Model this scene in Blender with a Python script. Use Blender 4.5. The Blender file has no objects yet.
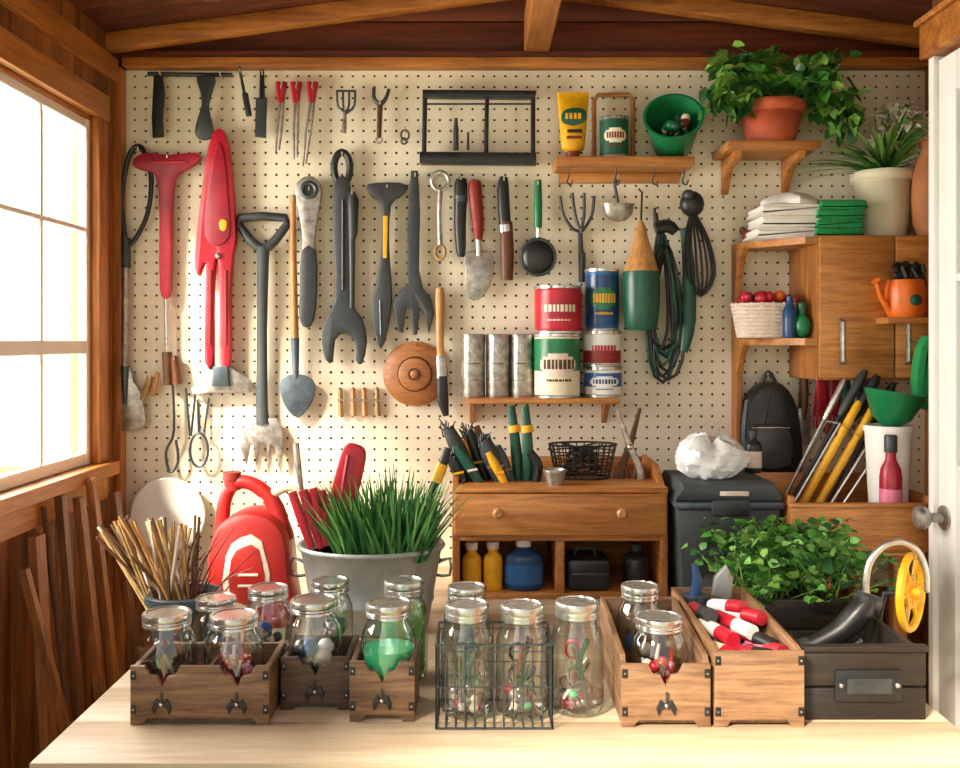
import bpy, math, random
from mathutils import Vector, Matrix
random.seed(7)
F=960.0; CZ=1.54; TZ=0.85
def W(u,v,d): return Vector(((u-480)/F*d, d, CZ-(v-340)/F*d))
def X(u,d): return (u-480)/F*d
def Z(v,d): return CZ-(v-340)/F*d
def lin(h):
    h=h.lstrip('#'); o=[]
    for i in (0,2,4):
        c=int(h[i:i+2],16)/255.0
        o.append(c/12.92 if c<=.04045 else ((c+.055)/1.055)**2.4)
    return o
# ---------------- materials
def newmat(name):
    m=bpy.data.materials.new(name); m.use_nodes=True
    nt=m.node_tree; return m,nt,nt.nodes['Principled BSDF']
def pm(name,hx,rough=.5,metal=0.,var=.15,scale=25,bump=0.,emit=0.,sub=0.):
    m,nt,bs=newmat(name); c=lin(hx)
    tc=nt.nodes.new('ShaderNodeTexCoord'); n=nt.nodes.new('ShaderNodeTexNoise')
    n.inputs['Scale'].default_value=scale; n.inputs['Detail'].default_value=5; n.inputs['Roughness'].default_value=.6
    nt.links.new(tc.outputs['Object'],n.inputs['Vector'])
    r=nt.nodes.new('ShaderNodeValToRGB'); r.color_ramp.elements[0].position=.3; r.color_ramp.elements[1].position=.7
    r.color_ramp.elements[0].color=[x*(1-var) for x in c]+[1]
    r.color_ramp.elements[1].color=[min(1,x*(1+var)) for x in c]+[1]
    nt.links.new(n.outputs['Fac'],r.inputs['Fac']); nt.links.new(r.outputs['Color'],bs.inputs['Base Color'])
    n2=nt.nodes.new('ShaderNodeTexNoise'); n2.inputs['Scale'].default_value=9; n2.inputs['Detail'].default_value=6
    nt.links.new(tc.outputs['Object'],n2.inputs['Vector'])
    mr=nt.nodes.new('ShaderNodeMapRange'); mr.inputs[1].default_value=.3; mr.inputs[2].default_value=.7
    mr.inputs[3].default_value=max(.05,rough-.12); mr.inputs[4].default_value=min(1,rough+.14)
    nt.links.new(n2.outputs['Fac'],mr.inputs[0]); nt.links.new(mr.outputs[0],bs.inputs['Roughness'])
    bs.inputs['Metallic'].default_value=metal
    if bump:
        b=nt.nodes.new('ShaderNodeBump'); b.inputs['Strength'].default_value=bump; b.inputs['Distance'].default_value=.003
        nt.links.new(n.outputs['Fac'],b.inputs['Height']); nt.links.new(b.outputs['Normal'],bs.inputs['Normal'])
    return m
def wood(name,h1,h2,axis='Z',s=1.0,rough=.5,bump=.25):
    m,nt,bs=newmat(name)
    tc=nt.nodes.new('ShaderNodeTexCoord'); mp=nt.nodes.new('ShaderNodeMapping')
    sc={'X':(1.2,14,14),'Y':(14,1.2,14),'Z':(14,14,1.2)}[axis]
    mp.inputs['Scale'].default_value=[q*s for q in sc]
    n=nt.nodes.new('ShaderNodeTexNoise'); n.inputs['Scale'].default_value=2.2; n.inputs['Detail'].default_value=7
    n.inputs['Distortion'].default_value=.7; n.inputs['Roughness'].default_value=.62
    nt.links.new(tc.outputs['Object'],mp.inputs['Vector']); nt.links.new(mp.outputs['Vector'],n.inputs['Vector'])
    r=nt.nodes.new('ShaderNodeValToRGB'); r.color_ramp.elements[0].position=.3; r.color_ramp.elements[1].position=.72
    r.color_ramp.elements[0].color=lin(h1)+[1]; r.color_ramp.elements[1].color=lin(h2)+[1]
    nt.links.new(n.outputs['Fac'],r.inputs['Fac'])
    n2=nt.nodes.new('ShaderNodeTexNoise'); n2.inputs['Scale'].default_value=8; n2.inputs['Detail'].default_value=5; n2.inputs['Roughness'].default_value=.7
    nt.links.new(mp.outputs['Vector'],n2.inputs['Vector'])
    r2=nt.nodes.new('ShaderNodeValToRGB'); r2.color_ramp.elements[0].position=.36; r2.color_ramp.elements[1].position=.56
    r2.color_ramp.elements[0].color=(.55,.5,.46,1); r2.color_ramp.elements[1].color=(1,1,1,1)
    nt.links.new(n2.outputs['Fac'],r2.inputs['Fac'])
    mx=nt.nodes.new('ShaderNodeMix'); mx.data_type='RGBA'; mx.blend_type='MULTIPLY'; mx.inputs[0].default_value=.3 if name.startswith('pale') else .7
    nt.links.new(r.outputs['Color'],mx.inputs[6]); nt.links.new(r2.outputs['Color'],mx.inputs[7])
    nt.links.new(mx.outputs[2],bs.inputs['Base Color'])
    bs.inputs['Roughness'].default_value=rough
    b=nt.nodes.new('ShaderNodeBump'); b.inputs['Strength'].default_value=bump; b.inputs['Distance'].default_value=.002
    nt.links.new(n2.outputs['Fac'],b.inputs['Height']); nt.links.new(b.outputs['Normal'],bs.inputs['Normal'])
    return m
def glass(name,hx,edge,gl=.25):
    m=bpy.data.materials.new(name); m.use_nodes=True; nt=m.node_tree
    nt.nodes.remove(nt.nodes['Principled BSDF']); out=nt.nodes['Material Output']
    lw=nt.nodes.new('ShaderNodeLayerWeight'); lw.inputs['Blend'].default_value=.3
    mx=nt.nodes.new('ShaderNodeMix'); mx.data_type='RGBA'
    mx.inputs[6].default_value=lin(hx)+[1]; mx.inputs[7].default_value=lin(edge)+[1]
    nt.links.new(lw.outputs['Facing'],mx.inputs[0])
    t=nt.nodes.new('ShaderNodeBsdfTransparent'); nt.links.new(mx.outputs[2],t.inputs['Color'])
    g=nt.nodes.new('ShaderNodeBsdfGlossy'); g.inputs['Roughness'].default_value=.03
    tc=nt.nodes.new('ShaderNodeTexCoord'); n=nt.nodes.new('ShaderNodeTexNoise'); n.inputs['Scale'].default_value=18
    nt.links.new(tc.outputs['Object'],n.inputs['Vector'])
    b=nt.nodes.new('ShaderNodeBump'); b.inputs['Strength'].default_value=.5; b.inputs['Distance'].default_value=.004
    nt.links.new(n.outputs['Fac'],b.inputs['Height']); nt.links.new(b.outputs['Normal'],g.inputs['Normal'])
    ma=nt.nodes.new('ShaderNodeMath'); ma.operation='MULTIPLY_ADD'; ma.inputs[1].default_value=.6; ma.inputs[2].default_value=gl*.4; ma.use_clamp=True
    nt.links.new(lw.outputs['Facing'],ma.inputs[0])
    ms=nt.nodes.new('ShaderNodeMixShader'); nt.links.new(ma.outputs[0],ms.inputs[0])
    nt.links.new(t.outputs[0],ms.inputs[1]); nt.links.new(g.outputs[0],ms.inputs[2])
    nt.links.new(ms.outputs[0],out.inputs['Surface'])
    return m
K={}
K['peg']=pm('pegboard_paint','#e9dec6',.6,0,.06,4)
K['back']=pm('board_backing','#3a281a',.9)
K['black']=pm('black_rubber','#1d1f20',.4,0,.3,40)
K['char']=pm('charcoal_plastic','#34383a',.42,0,.35,30)
K['cool']=pm('cooler_plastic','#3f464a',.6,0,.12,30)
K['dgrey']=pm('dark_steel','#4c5459',.38,.6,.3,30)
K['bgrey']=pm('blue_steel','#4f5b64',.42,.4,.35,30)
K['steel']=pm('steel','#cac8c2',.28,.9,.2,30)
K['dull']=pm('worn_steel','#a5a098',.38,.75,.5,40,.3)
K['zinc']=pm('galvanised_zinc','#a9b0b0',.48,.5,.25,14,.15)
K['lid']=pm('zinc_lid','#c2c2be',.28,.85,.2,60,.2)
K['red']=pm('red_plastic','#b81c30',.36,0,.2,14)
K['red2']=pm('crimson_plastic','#9c1c30',.38,0,.25,20)
K['fuel']=pm('fuel_can_red','#b02320',.45,0,.2,10)
K['dred']=pm('brick_red','#84281d',.5,0,.2,20)
K['yel']=pm('yellow_plastic','#e8ac18',.4,0,.15)
K['cream']=pm('cream_paint','#e6dcc0',.5,0,.08)
K['white']=pm('white_paint','#e8e7e3',.5,0,.04,8)
K['wcloth']=pm('white_cloth','#e9e6e0',.85,0,.06,30,.4)
K['gcloth']=pm('green_cloth','#1f8f4e',.85,0,.2,60,.4)
K['green']=pm('green_plastic','#187344',.36,0,.2)
K['dgreen']=pm('dark_green','#175240',.4,0,.25)
K['lgreen']=pm('mint_liquid','#3cc288',.2,0,.1,10)
K['lime']=pm('green_liquid','#68bc48',.2,0,.1,10)
K['blue']=pm('blue_plastic','#2560a0',.3,0,.15)
K['navy']=pm('navy_plastic','#1d426e',.3,0,.15)
K['orange']=pm('orange_glaze','#dc6a1a',.4,0,.12)
K['terra']=pm('terracotta','#bf5a3a',.75,0,.2,14,.2)
K['lterra']=pm('clay','#a8683c',.7,0,.2,14,.2)
K['soil']=pm('soil','#2c1d12',.95,0,.4,80,.8)
K['pink']=pm('pink_plastic','#d0708c',.4)
K['wick']=pm('white_wicker','#e0cfc0',.7,0,.12,60,.3)
K['tan']=pm('bamboo','#a58755',.6,0,.35,30,.2)
K['twig']=pm('twig_brown','#573a24',.7,0,.3,30,.2)
K['leafA']=pm('leaf_green','#4c8a34',.45,0,.4,18)
K['leafB']=pm('leaf_light','#7cac4a',.45,0,.35,18)
K['leafC']=pm('leaf_dark','#285a2c',.45,0,.4,18)
K['grA']=pm('grass_green','#34783c',.45,0,.35,18)
K['grB']=pm('grass_light','#70a855',.45,0,.35,18)
K['petal']=pm('white_petal','#f3efe2',.6,0,.05)
K['straw']=wood('carved_wood','#94592e','#c0824c','X',3)
K['wz']=wood('oak_vertical','#8a4f22','#c58442','Z')
K['wx']=wood('oak_horizontal','#a5642e','#d69650','X',1.2,.45)
K['wy']=wood('oak_depth','#9e5e2a','#d08e4a','Y',1.2,.45)
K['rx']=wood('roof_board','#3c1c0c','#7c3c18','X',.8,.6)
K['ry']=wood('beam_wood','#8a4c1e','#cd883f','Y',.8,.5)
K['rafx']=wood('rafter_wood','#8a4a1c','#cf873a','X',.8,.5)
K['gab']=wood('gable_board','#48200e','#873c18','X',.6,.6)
K['pl1']=wood('plank_a','#633716','#b07034','Z',.8,.5,.4)
K['pl2']=wood('plank_b','#72421c','#c07c3a','Z',.8,.5,.4)
K['pl3']=wood('plank_c','#4e2e10','#985c2a','Z',.8,.5,.4)
K['plx']=wood('trim_wood','#965622','#d08a42','Z',.8,.45)
K['ply']=wood('trim_wood_y','#a06024','#d69244','Y',.8,.45)
K['tab']=wood('pale_birch','#b8a283','#d6c6ac','X',.7,.42,.12)
K['tabf']=wood('pale_birch_edge','#b0957a','#cdb89a','X',.7,.5,.12)
K['cr1']=wood('crate_wood_x','#533a28','#9c7a5a','X',1.6,.6,.6)
K['cr2']=wood('crate_wood_y','#4e3725','#926f50','Y',1.6,.6,.6)
K['crd']=wood('crate_dark','#35271d','#664e3c','X',1.6,.6,.6)
K['crb']=wood('crate_black','#15120f','#332a22','X',1.6,.5,.5)
K['cl1']=wood('crate_light_x','#74543c','#ac8764','X',1.6,.55,.5)
K['cl2']=wood('crate_light_y','#6a4c35','#a47f5c','Y',1.6,.55,.5)
K['handle']=wood('ash_handle','#ae7840','#d8a464','Z',3,.45)
K['brown']=wood('walnut_handle','#4a2814','#7a4626','Z',3,.45)
K['floor']=wood('floor_board','#5a4028','#8a6a45','Y',.7,.7)
K['glass']=glass('jar_glass','#fcfffe','#93a8a8',.3)
K['dpane']=glass('door_glass','#8fa8a4','#5f7775',.4)
K['bag']=pm('plastic_bag','#e6e9ea',.35,0,.06,20,.6)
K['grass_out']=pm('outside_ground','#8f9870',.9,0,.3,4)
# ---------------- builder
def catmull(pts,k=4,closed=False):
    n=len(pts); out=[]
    if n<3: return [tuple(p) for p in pts]
    seg=n if closed else n-1
    for i in range(seg):
        if closed: p=[pts[(i+j-1)%n] for j in range(4)]
        else: p=[pts[max(0,min(n-1,i+j-1))] for j in range(4)]
        for s in range(k):
            t=s/k
            out.append(tuple(.5*((2*b)+(-a+c)*t+(2*a-5*b+4*c-d)*t*t+(-a+3*b-3*c+d)*t**3) for a,b,c,d in zip(*p)))
    if not closed: out.append(tuple(pts[-1]))
    return out
class B:
    def __init__(s,name): s.name=name; s.v=[]; s.f=[]; s.m=[]; s.mats=[]
    def mi(s,k):
        mt=K[k]
        if mt not in s.mats: s.mats.append(mt)
        return s.mats.index(mt)
    def add(s,vs,fs,k,M=None):
        o=len(s.v); i=s.mi(k)
        for p in vs:
            p=Vector(p)
            s.v.append(M@p if M is not None else p)
        for f in fs: s.f.append([o+q for q in f]); s.m.append(i)
        return s
    def poly(s,pts,y,t,k,bev=0,M=None):
        a=sum(pts[i][0]*pts[(i+1)%len(pts)][1]-pts[(i+1)%len(pts)][0]*pts[i][1] for i in range(len(pts)))
        if a<0: pts=pts[::-1]
        n=len(pts); nm=[]
        for i in range(n):
            p0=Vector(pts[i-1][:2]); p1=Vector(pts[(i+1)%n][:2]); t2=p1-p0
            if t2.length<1e-9: t2=Vector((1,0))
            t2.normalize(); nm.append((-t2.y,t2.x))
        bev=min(bev,t*.49)
        y0=y-t/2;y1=y+t/2
        rings=[(bev,y0),(.3*bev,y0+.3*bev),(0,y0+bev),(0,y1-bev),(.3*bev,y1-.3*bev),(bev,y1)] if bev>0 else [(0,y0),(0,y1)]
        vs=[];fs=[]
        for ins,yy in rings:
            for i in range(n): vs.append((pts[i][0]+nm[i][0]*ins,yy,pts[i][1]+nm[i][1]*ins))
        R=len(rings)
        for r in range(R-1):
            for i in range(n):
                j=(i+1)%n; fs.append((r*n+i,r*n+j,(r+1)*n+j,(r+1)*n+i)[::-1])
        fs.append(tuple(range(n))); fs.append(tuple(range((R-1)*n,R*n))[::-1])
        return s.add(vs,fs,k,M)
    def pp(s,pts,d,t,k,bev=.003,sm=0):
        q=[(X(u,d),Z(v,d)) for u,v in pts]
        if sm: q=catmull(q,sm,True)
        return s.poly(q,d,t,k,bev)
    def box(s,x0,x1,y0,y1,z0,z1,k,bev=.002,M=None):
        b=min(bev,(x1-x0)*.3,(z1-z0)*.3,(y1-y0)*.3)
        if b>0: q=[(x0+b,z0),(x1-b,z0),(x1,z0+b),(x1,z1-b),(x1-b,z1),(x0+b,z1),(x0,z1-b),(x0,z0+b)]
        else: q=[(x0,z0),(x1,z0),(x1,z1),(x0,z1)]
        return s.poly(q,(y0+y1)/2,y1-y0,k,b,M)
    def tube(s,pts,k,n=8,closed=False,flat=1.,sm=0,M=None):
        if sm: pts=catmull(pts,sm,closed)
        N=len(pts); vs=[];fs=[]; prev=None
        for i,p in enumerate(pts):
            c=Vector(p[:3]); r=max(p[3],1e-5)
            if closed: t=Vector(pts[(i+1)%N][:3])-Vector(pts[i-1][:3])
            else: t=Vector(pts[min(N-1,i+1)][:3])-Vector(pts[max(0,i-1)][:3])
            if t.length<1e-9: t=Vector((0,0,1))
            t.normalize(); ref=Vector((0,1,0)) if prev is None else prev
            if abs(t.dot(ref))>.95 and prev is None: ref=Vector((1,0,0))
            a=ref-t*ref.dot(t)
            if a.length<1e-5: a=Vector((1,0,0))-t*t.x
            a.normalize(); prev=a; b=t.cross(a)
            for j in range(n):
                q=2*math.pi*j/n
                vs.append(c+a*math.cos(q)*r*flat+b*math.sin(q)*r)
        for i in range(N if closed else N-1):
            o=i*n; o2=((i+1)%N)*n
            for j in range(n):
                j2=(j+1)%n; fs.append((o+j,o+j2,o2+j2,o2+j))
        if not closed: fs.append(tuple(range(n))[::-1]); fs.append(tuple(range((N-1)*n,N*n)))
        return s.add(vs,fs,k,M)
    def tp(s,pts,d,k,n=10,closed=False,flat=1.,sm=0):
        q=[]
        for p in pts:
            dd=d+(p[3] if len(p)>3 else 0)
            w=W(p[0],p[1],dd); q.append((w.x,w.y,w.z,p[2]*dd/F))
        return s.tube(q,k,n,closed,flat,sm)
    def ring(s,u,v,ru,rv,r,d,k,n=20):
        return s.tp([(u+ru*math.cos(2*math.pi*i/n),v+rv*math.sin(2*math.pi*i/n),r) for i in range(n)],d,k,8,True)
    def lathe(s,prof,c,k,n=28,a0=0,a1=2*math.pi,M=None,sy=1.):
        full=abs(a1-a0-2*math.pi)<1e-6; cnt=n if full else n+1
        vs=[];fs=[]; T=Matrix.Translation(Vector(c)); 
        if M is not None: T=T@M
        for r,z in prof:
            for j in range(cnt):
                q=a0+(a1-a0)*j/n; vs.append((r*math.cos(q),r*math.sin(q)*sy,z))
        for i in range(len(prof)-1):
            for j in range(n):
                j2=(j+1)%cnt; fs.append((i*cnt+j,i*cnt+j2,(i+1)*cnt+j2,(i+1)*cnt+j))
        if full:
            if prof[0][0]>1e-4: fs.append(tuple(range(cnt))[::-1])
            if prof[-1][0]>1e-4: fs.append(tuple(range((len(prof)-1)*cnt,len(prof)*cnt)))
        return s.add(vs,fs,k,T)
    def sph(s,c,r,k,n=14,M=None):
        rx,ry,rz=r if hasattr(r,'__len__') else (r,r,r)
        S=Matrix.Diagonal((rx,ry,rz,1)); 
        if M is not None: S=M@S
        m=n//2+1
        return s.lathe([(max(math.sin(math.pi*i/m),1e-5 if 0<i<m else 0),-math.cos(math.pi*i/m)) for i in range(m+1)],c,k,n,M=S)
    def peg(s,u,v,d=2.965,hook=True):
        a=W(u,v,d-.012); 
        s.tube([(a.x,3.0,a.z,.002),(a.x,a.y,a.z,.002),(a.x,a.y-.002,a.z+.01,.002)],'steel',6)
        return s
    def leaf(s,p,dv,L,w,k,droop=.25):
        p=Vector(p); dv=Vector(dv).normalized()
        side=dv.cross(Vector((0,0,1)))
        if side.length<.1: side=Vector((1,0,0))
        side.normalize(); roll=random.uniform(-.9,.9); up=side.cross(dv)
        side=(side*math.cos(roll)+up*math.sin(roll)); up=side.cross(dv).normalized()
        def pt(t,sd,h): return p+dv*L*t+side*w*sd+up*h*w+Vector((0,0,-droop*L*t*t))
        vs=[pt(0,0,0),pt(.3,-.5,.12),pt(.3,0,0),pt(.3,.5,.12),pt(.7,-.4,.12),pt(.7,0,0),pt(.7,.4,.12),pt(1,0,0)]
        s.add(vs,[(0,2,1),(0,3,2),(1,2,5,4),(2,3,6,5),(4,5,7),(5,6,7)],k)
    def blade(s,p,dv,L,w,k,droop=.4,n=5):
        p=Vector(p); dv=Vector(dv).normalized(); h=Vector((dv.x,dv.y,0))
        a=random.uniform(0,math.pi); side=Vector((math.cos(a),math.sin(a),0)); vs=[];fs=[]
        for i in range(n+1):
            t=i/n; c=p+dv*L*t+h*L*droop*t*t-Vector((0,0,droop*.9*L*t*t*(h.length)))
            ww=w*(1-t**1.6)*.5+.0002
            vs+= [c-side*ww,c+side*ww]
        for i in range(n): fs.append((2*i,2*i+1,2*i+3,2*i+2))
        s.add(vs,fs,k)
    def done(s,ang=38,smooth=True):
        me=bpy.data.meshes.new(s.name+'_mesh')
        lo=Vector([min(p[i] for p in s.v) for i in range(3)]); hi=Vector([max(p[i] for p in s.v) for i in range(3)])
        c=(lo+hi)/2; c.z=lo.z
        me.from_pydata([p-c for p in s.v],[],s.f); 
        for mt in s.mats: me.materials.append(mt)
        me.polygons.foreach_set('material_index',s.m)
        if smooth:
            me.polygons.foreach_set('use_smooth',[True]*len(s.f))
            me.update()
            try: me.set_sharp_from_angle(angle=math.radians(ang))
            except Exception: pass
        me.update()
        ob=bpy.data.objects.new(s.name,me); ob.location=c
        bpy.context.scene.collection.objects.link(ob); return ob
SW=Matrix(((0,1,0,0),(1,0,0,0),(0,0,1,0),(0,0,0,1)))
rnd=random.uniform
# ================= ROOM
WL=-1.13; WR=1.136; WA=1.39
b=B('wall_back'); b.box(WL-.1,WA+.1,3.034,3.1,0,2.75,'back',0)
x=WL
while x<WA:
    b.box(x+.002,min(x+.118,WA),3.01,3.032,0,.768,random.choice(['pl1','pl2','pl3']),.003); x+=.12
b.done()
# pegboard with real holes
sp=.034; hr=.0042; x0=WL;x1=WA;z0=.77;z1=2.382
nx=int(round((x1-x0)/sp)); nz=int(round((z1-z0)/sp)); sx=(x1-x0)/nx; sz=(z1-z0)/nz
vs=[];fs=[]
offs=[(-.5,-.5),(0,-.5),(.5,-.5),(.5,0),(.5,.5),(0,.5),(-.5,.5),(-.5,0)]
for i in range(nx):
    for j in range(nz):
        cx=x0+(i+.5)*sx; cz=z0+(j+.5)*sz; o=len(vs)
        for a,c in offs: vs.append((cx+a*sx,3.0,cz+c*sz))
        for a,c in offs:
            l=math.hypot(a,c); vs.append((cx+a/l*hr,3.0,cz+c/l*hr))
        for a,c in offs:
            l=math.hypot(a,c); vs.append((cx+a/l*hr,3.006,cz+c/l*hr))
        for q in range(8):
            r=(q+1)%8; fs.append((o+q,o+r,o+8+r,o+8+q)); fs.append((o+8+q,o+8+r,o+16+r,o+16+q))
b=B('pegboard'); b.add(vs,fs,'peg'); b.done(smooth=False)
# left wall with window opening
b=B('wall_left'); WY0,WY1,WZ0,WZ1=1.5,2.80,1.18,2.19
y=.4
while y<3.0:
    k=random.choice(['pl1','pl2','pl3']); ye=min(y+.118,3.0)
    if ye<=WY0 or y>=WY1-.01: b.box(WL-.03,WL,y,ye,0,2.62,k,.003)
    else:
        b.box(WL-.03,WL,y,ye,0,WZ0,k,.003); b.box(WL-.03,WL,y,ye,WZ1,2.62,k,.003)
    y+=.12
b.box(WL-.06,WL-.031,.4,WY0,0,2.62,'back',0); b.box(WL-.06,WL-.031,WY1,3.03,0,2.62,'back',0)
b.box(WL-.06,WL-.031,WY0,WY1,0,WZ0,'back',0); b.box(WL-.06,WL-.031,WY0,WY1,WZ1,2.62,'back',0)
b.done()
b=B('trim_1') # window casing
b.box(WL,WL+.022,WY1-.005,WY1+.065,WZ0,WZ1,'plx'); b.box(WL,WL+.022,WY0-.07,WY0,WZ0,WZ1,'plx')
b.box(WL,WL+.024,WY0-.075,WY1+.07,WZ1+.001,WZ1+.076,'ply'); b.box(WL,WL+.05,WY0-.09,WY1+.08,WZ0-.04,WZ0-.001,'ply')
b.box(WL,WL+.02,WY0-.07,WY1+.065,WZ0-.11,WZ0-.041,'ply')
b.box(WL-.06,WL-.001,WY1-.012,WY1-.0005,WZ0,WZ1-.013,'plx'); b.box(WL-.06,WL-.001,WY0,WY1-.001,WZ1-.012,WZ1-.0005,'ply')
b.done()
b=B('trim_2'); b.box(WL,WL+.025,2.955,2.999,0,2.38,'plx'); b.box(WL,WL+.02,.4,2.95,2.33,2.40,'ply'); b.done()
b=B('window_1')
def mun(y0_,y1_,za,zb,o=0): b.box(WL-.028+o,WL-.003-o,y0_,y1_,za,zb,'white',.003)
mun(WY0,WY0+.04,WZ0,WZ1-.012); mun(WY1-.037,WY1-.012,WZ0,WZ1-.012); mun(WY0+.04,WY1-.037,WZ0,WZ0+.035,.001); mun(WY0+.04,WY1-.037,WZ1-.04,WZ1-.012,.001)
mun(WY0+.04,WY1-.037,1.50,1.54,.001); mun(WY0+.04,WY1-.037,1.85,1.866,.003)
for yy in (2.48,2.17,1.86): mun(yy,yy+.016,WZ0+.035,WZ1-.04,.002)
b.done()
# right side
b=B('wall_right')
b.box(WA,WA+.05,2.40,3.05,0,2.62,'pl2',0); b.box(WR+.04,WA+.05,2.41,2.46,0,2.62,'pl1',0)
b.box(WR,WR+.05,.4,1.48,0,2.62,'pl2',0); b.box(WR,WR+.05,1.48,2.41,2.33,2.62,'pl3',0)
b.done()
b=B('door_1'); dx0,dx1=WR,WR+.04; ya,yb=1.52,2.38; zt=2.235
b.box(dx0,dx1,ya,ya+.11,.02,zt,'white',.004); b.box(dx0,dx1,yb-.085,yb,.02,zt,'white',.004)
b.box(dx0,dx1,ya+.11,yb-.085,2.14,zt,'white',.004); b.box(dx0,dx1,ya+.11,yb-.085,1.10,1.24,'white',.004)
b.box(dx0,dx1,ya+.11,yb-.085,.02,.20,'white',.004); b.box(dx0+.012,dx1-.012,ya+.1,yb-.08,.19,1.11,'white',.004)
b.box(dx0+.015,dx0+.02,ya+.1,yb-.08,1.23,2.15,'dpane',0)
b.box(dx0,dx1,1.90,1.92,1.24,2.14,'white',.003); b.box(dx0,dx1,ya+.11,yb-.085,1.68,1.70,'white',.003)
kz=1.106
b.tube([(dx0,2.345,kz,.03),(dx0-.006,2.345,kz,.03),(dx0-.008,2.345,kz,.012),(dx0-.035,2.345,kz,.011),(dx0-.045,2.345,kz,.024),(dx0-.058,2.345,kz,.030),(dx0-.07,2.345,kz,.026),(dx0-.076,2.345,kz,.008)],'dull',18)
b.done()
b=B('trim_3')
b.box(WR-.012,WR+.05,2.382,2.408,0,2.245,'white',.003); b.box(WR-.012,WR+.05,1.48,1.515,0,2.245,'white',.003)
b.box(WR-.03,WR+.04,1.45,2.42,2.245,2.33,'rafx',.004); b.box(WR-.04,WR+.04,1.44,2.43,2.33,2.345,'wx',.003)
b.done()
# roof
b=B('ceiling'); xr=.17
def roofz(x): return 2.47+.135*(x-WL) if x<xr else 2.47+.135*(xr-WL)-.135*(x-xr)
y=.3
while y<3.05:
    for xa,xb in ((WL-.1,xr),(xr,WA+.1)):
        za,zb=roofz(xa),roofz(xb)
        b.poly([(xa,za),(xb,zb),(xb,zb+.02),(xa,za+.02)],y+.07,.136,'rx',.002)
    y+=.14
b.done()
b=B('trim_4') # gable boards
z=2.436
while z<2.72:
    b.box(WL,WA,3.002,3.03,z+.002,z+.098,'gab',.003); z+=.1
b.done()
b=B('trim_5'); b.box(WL+.026,WA,2.955,3.03,2.384,2.412,'rafx',.003); b.box(WL,WA,2.965,3.03,2.412,2.435,'gab',.003); b.done()
b=B('ceiling_rafters')
for yy in (2.92,2.45,1.9,1.3,.7):
    for xa,xb in ((WL,xr),(xr,WR if yy<2.4 else WA)):
        za,zb=roofz(xa),roofz(xb)
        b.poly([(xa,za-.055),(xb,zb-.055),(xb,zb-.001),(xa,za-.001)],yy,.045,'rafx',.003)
b.done()
b=B('ceiling_beam'); b.box(.135,.215,.4,2.95,2.425,2.54,'ry',.005); b.box(-.75,-.70,.4,2.62,2.62-.16,2.50,'rx',.004); b.done()
b=B('floor'); x=WL-.05
while x<WA+.05: b.box(x,x+.138,.2,3.05,-.03,0,'floor',.002); x+=.14
b.done()
b=B('ground'); b.add([(-12,-12,-.04),(12,-12,-.04),(12,12,-.04),(-12,12,-.04)],[(0,1,2,3)],'grass_out'); b.done()
# ================= TABLE
b=B('workbench_table'); TX0,TX1,TY0,TY1=-.735,.85,1.565,2.93
yy=TY0
for i in range(8):
    y2=yy+(TY1-TY0)/8; b.box(TX0,TX1,yy,y2,TZ-.035,TZ,'tab',.0012); yy=y2
b.box(TX0+.05,TX1-.05,TY0+.05,TY0+.075,TZ-.13,TZ-.036,'tabf'); b.box(TX0+.05,TX1-.05,TY1-.075,TY1-.05,TZ-.13,TZ-.036,'tabf')
for xx in (TX0+.05,TX1-.12):
    b.box(xx,xx+.02,TY0+.07,TY1-.07,TZ-.13,TZ-.036,'tabf')
    for y3 in (TY0+.05,TY1-.12): b.box(xx,xx+.07,y3,y3+.07,0,TZ-.036,'tabf',.004)
b.done()
# ================= WALL TOOLS (left)
D=2.965
b=B('hanging_strap_spade')
b.tp([(126,243,2.4),(122,200,2.4),(129,156,2.6),(141,147,2.6),(151,175,2.6),(148,212,2.4),(136,238,2.4),(128,246,2.4)],D,'black',8,False,1,5)
b.tp([(126,238,4.5),(126,268,4.5)],D,'char'); b.tp([(126,266,3.2),(125,372,3.6)],D,'dull')
b.pp([(119,368),(131,368),(134,382),(141,392),(146,424),(130,430),(110,428),(108,402),(114,388)],D,.012,'dull',.003,2)
b.tp([(125,366,4.5),(125,404,2)],D-.006,'dgrey'); b.peg(138,150); b.done()
b=B('red_hoe')
b.pp([(134,160),(146,153),(170,155),(196,153),(201,160),(188,170),(176,180),(173,220),(172,270),(170,296),(162,296),(160,270),(160,220),(158,180),(148,172),(136,168)],D,.026,'red2',.007,3)
b.tp([(166,290,2.2),(167,358,2)],D,'steel'); b.tp([(150,162,1.5),(186,162,1.5)],D-.014,'red'); 
b.tp([(167,352,5),(168,385,4)],D,'twig'); b.peg(167,158); b.done()
b=B('wire_hook_tool')
b.tp([(172,372,1.3),(174,430,1.3),(166,452,1.4),(170,472,1.4),(178,462,1.4),(176,440,1.3)],D,'dgrey',6,False,1,4)
b.tp([(174,356,4),(177,384,5)],D,'brown'); b.peg(174,360); b.done()
b=B('long_handled_shears')
b.pp([(220,129),(227,136),(231,160),(235,205),(237,240),(234,256),(231,300),(231,364),(222,366),(221,310),(219,262),(216,262),(214,310),(214,364),(206,362),(206,310),(207,264),(203,268),(200,276),(196,268),(197,240),(201,205),(207,160),(213,136)],D-.01,.034,'red',.006,2)
b.pp([(219,142),(225,160),(229,205),(230,236),(217,246),(205,236),(206,205),(213,160)],D-.029,.010,'red2',.004,2)
b.pp([(219,222),(223,219),(227,222),(226,229),(223,231),(220,229)],D-.036,.004,'yel',.001,2)
b.tp([(211,270,1.4),(210,345,1.3)],D-.028,'dred',6); b.tp([(226,270,1.4),(226,345,1.3)],D-.028,'dred',6)
b.sph(W(218,256,D-.03),.010,'steel',10)
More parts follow.
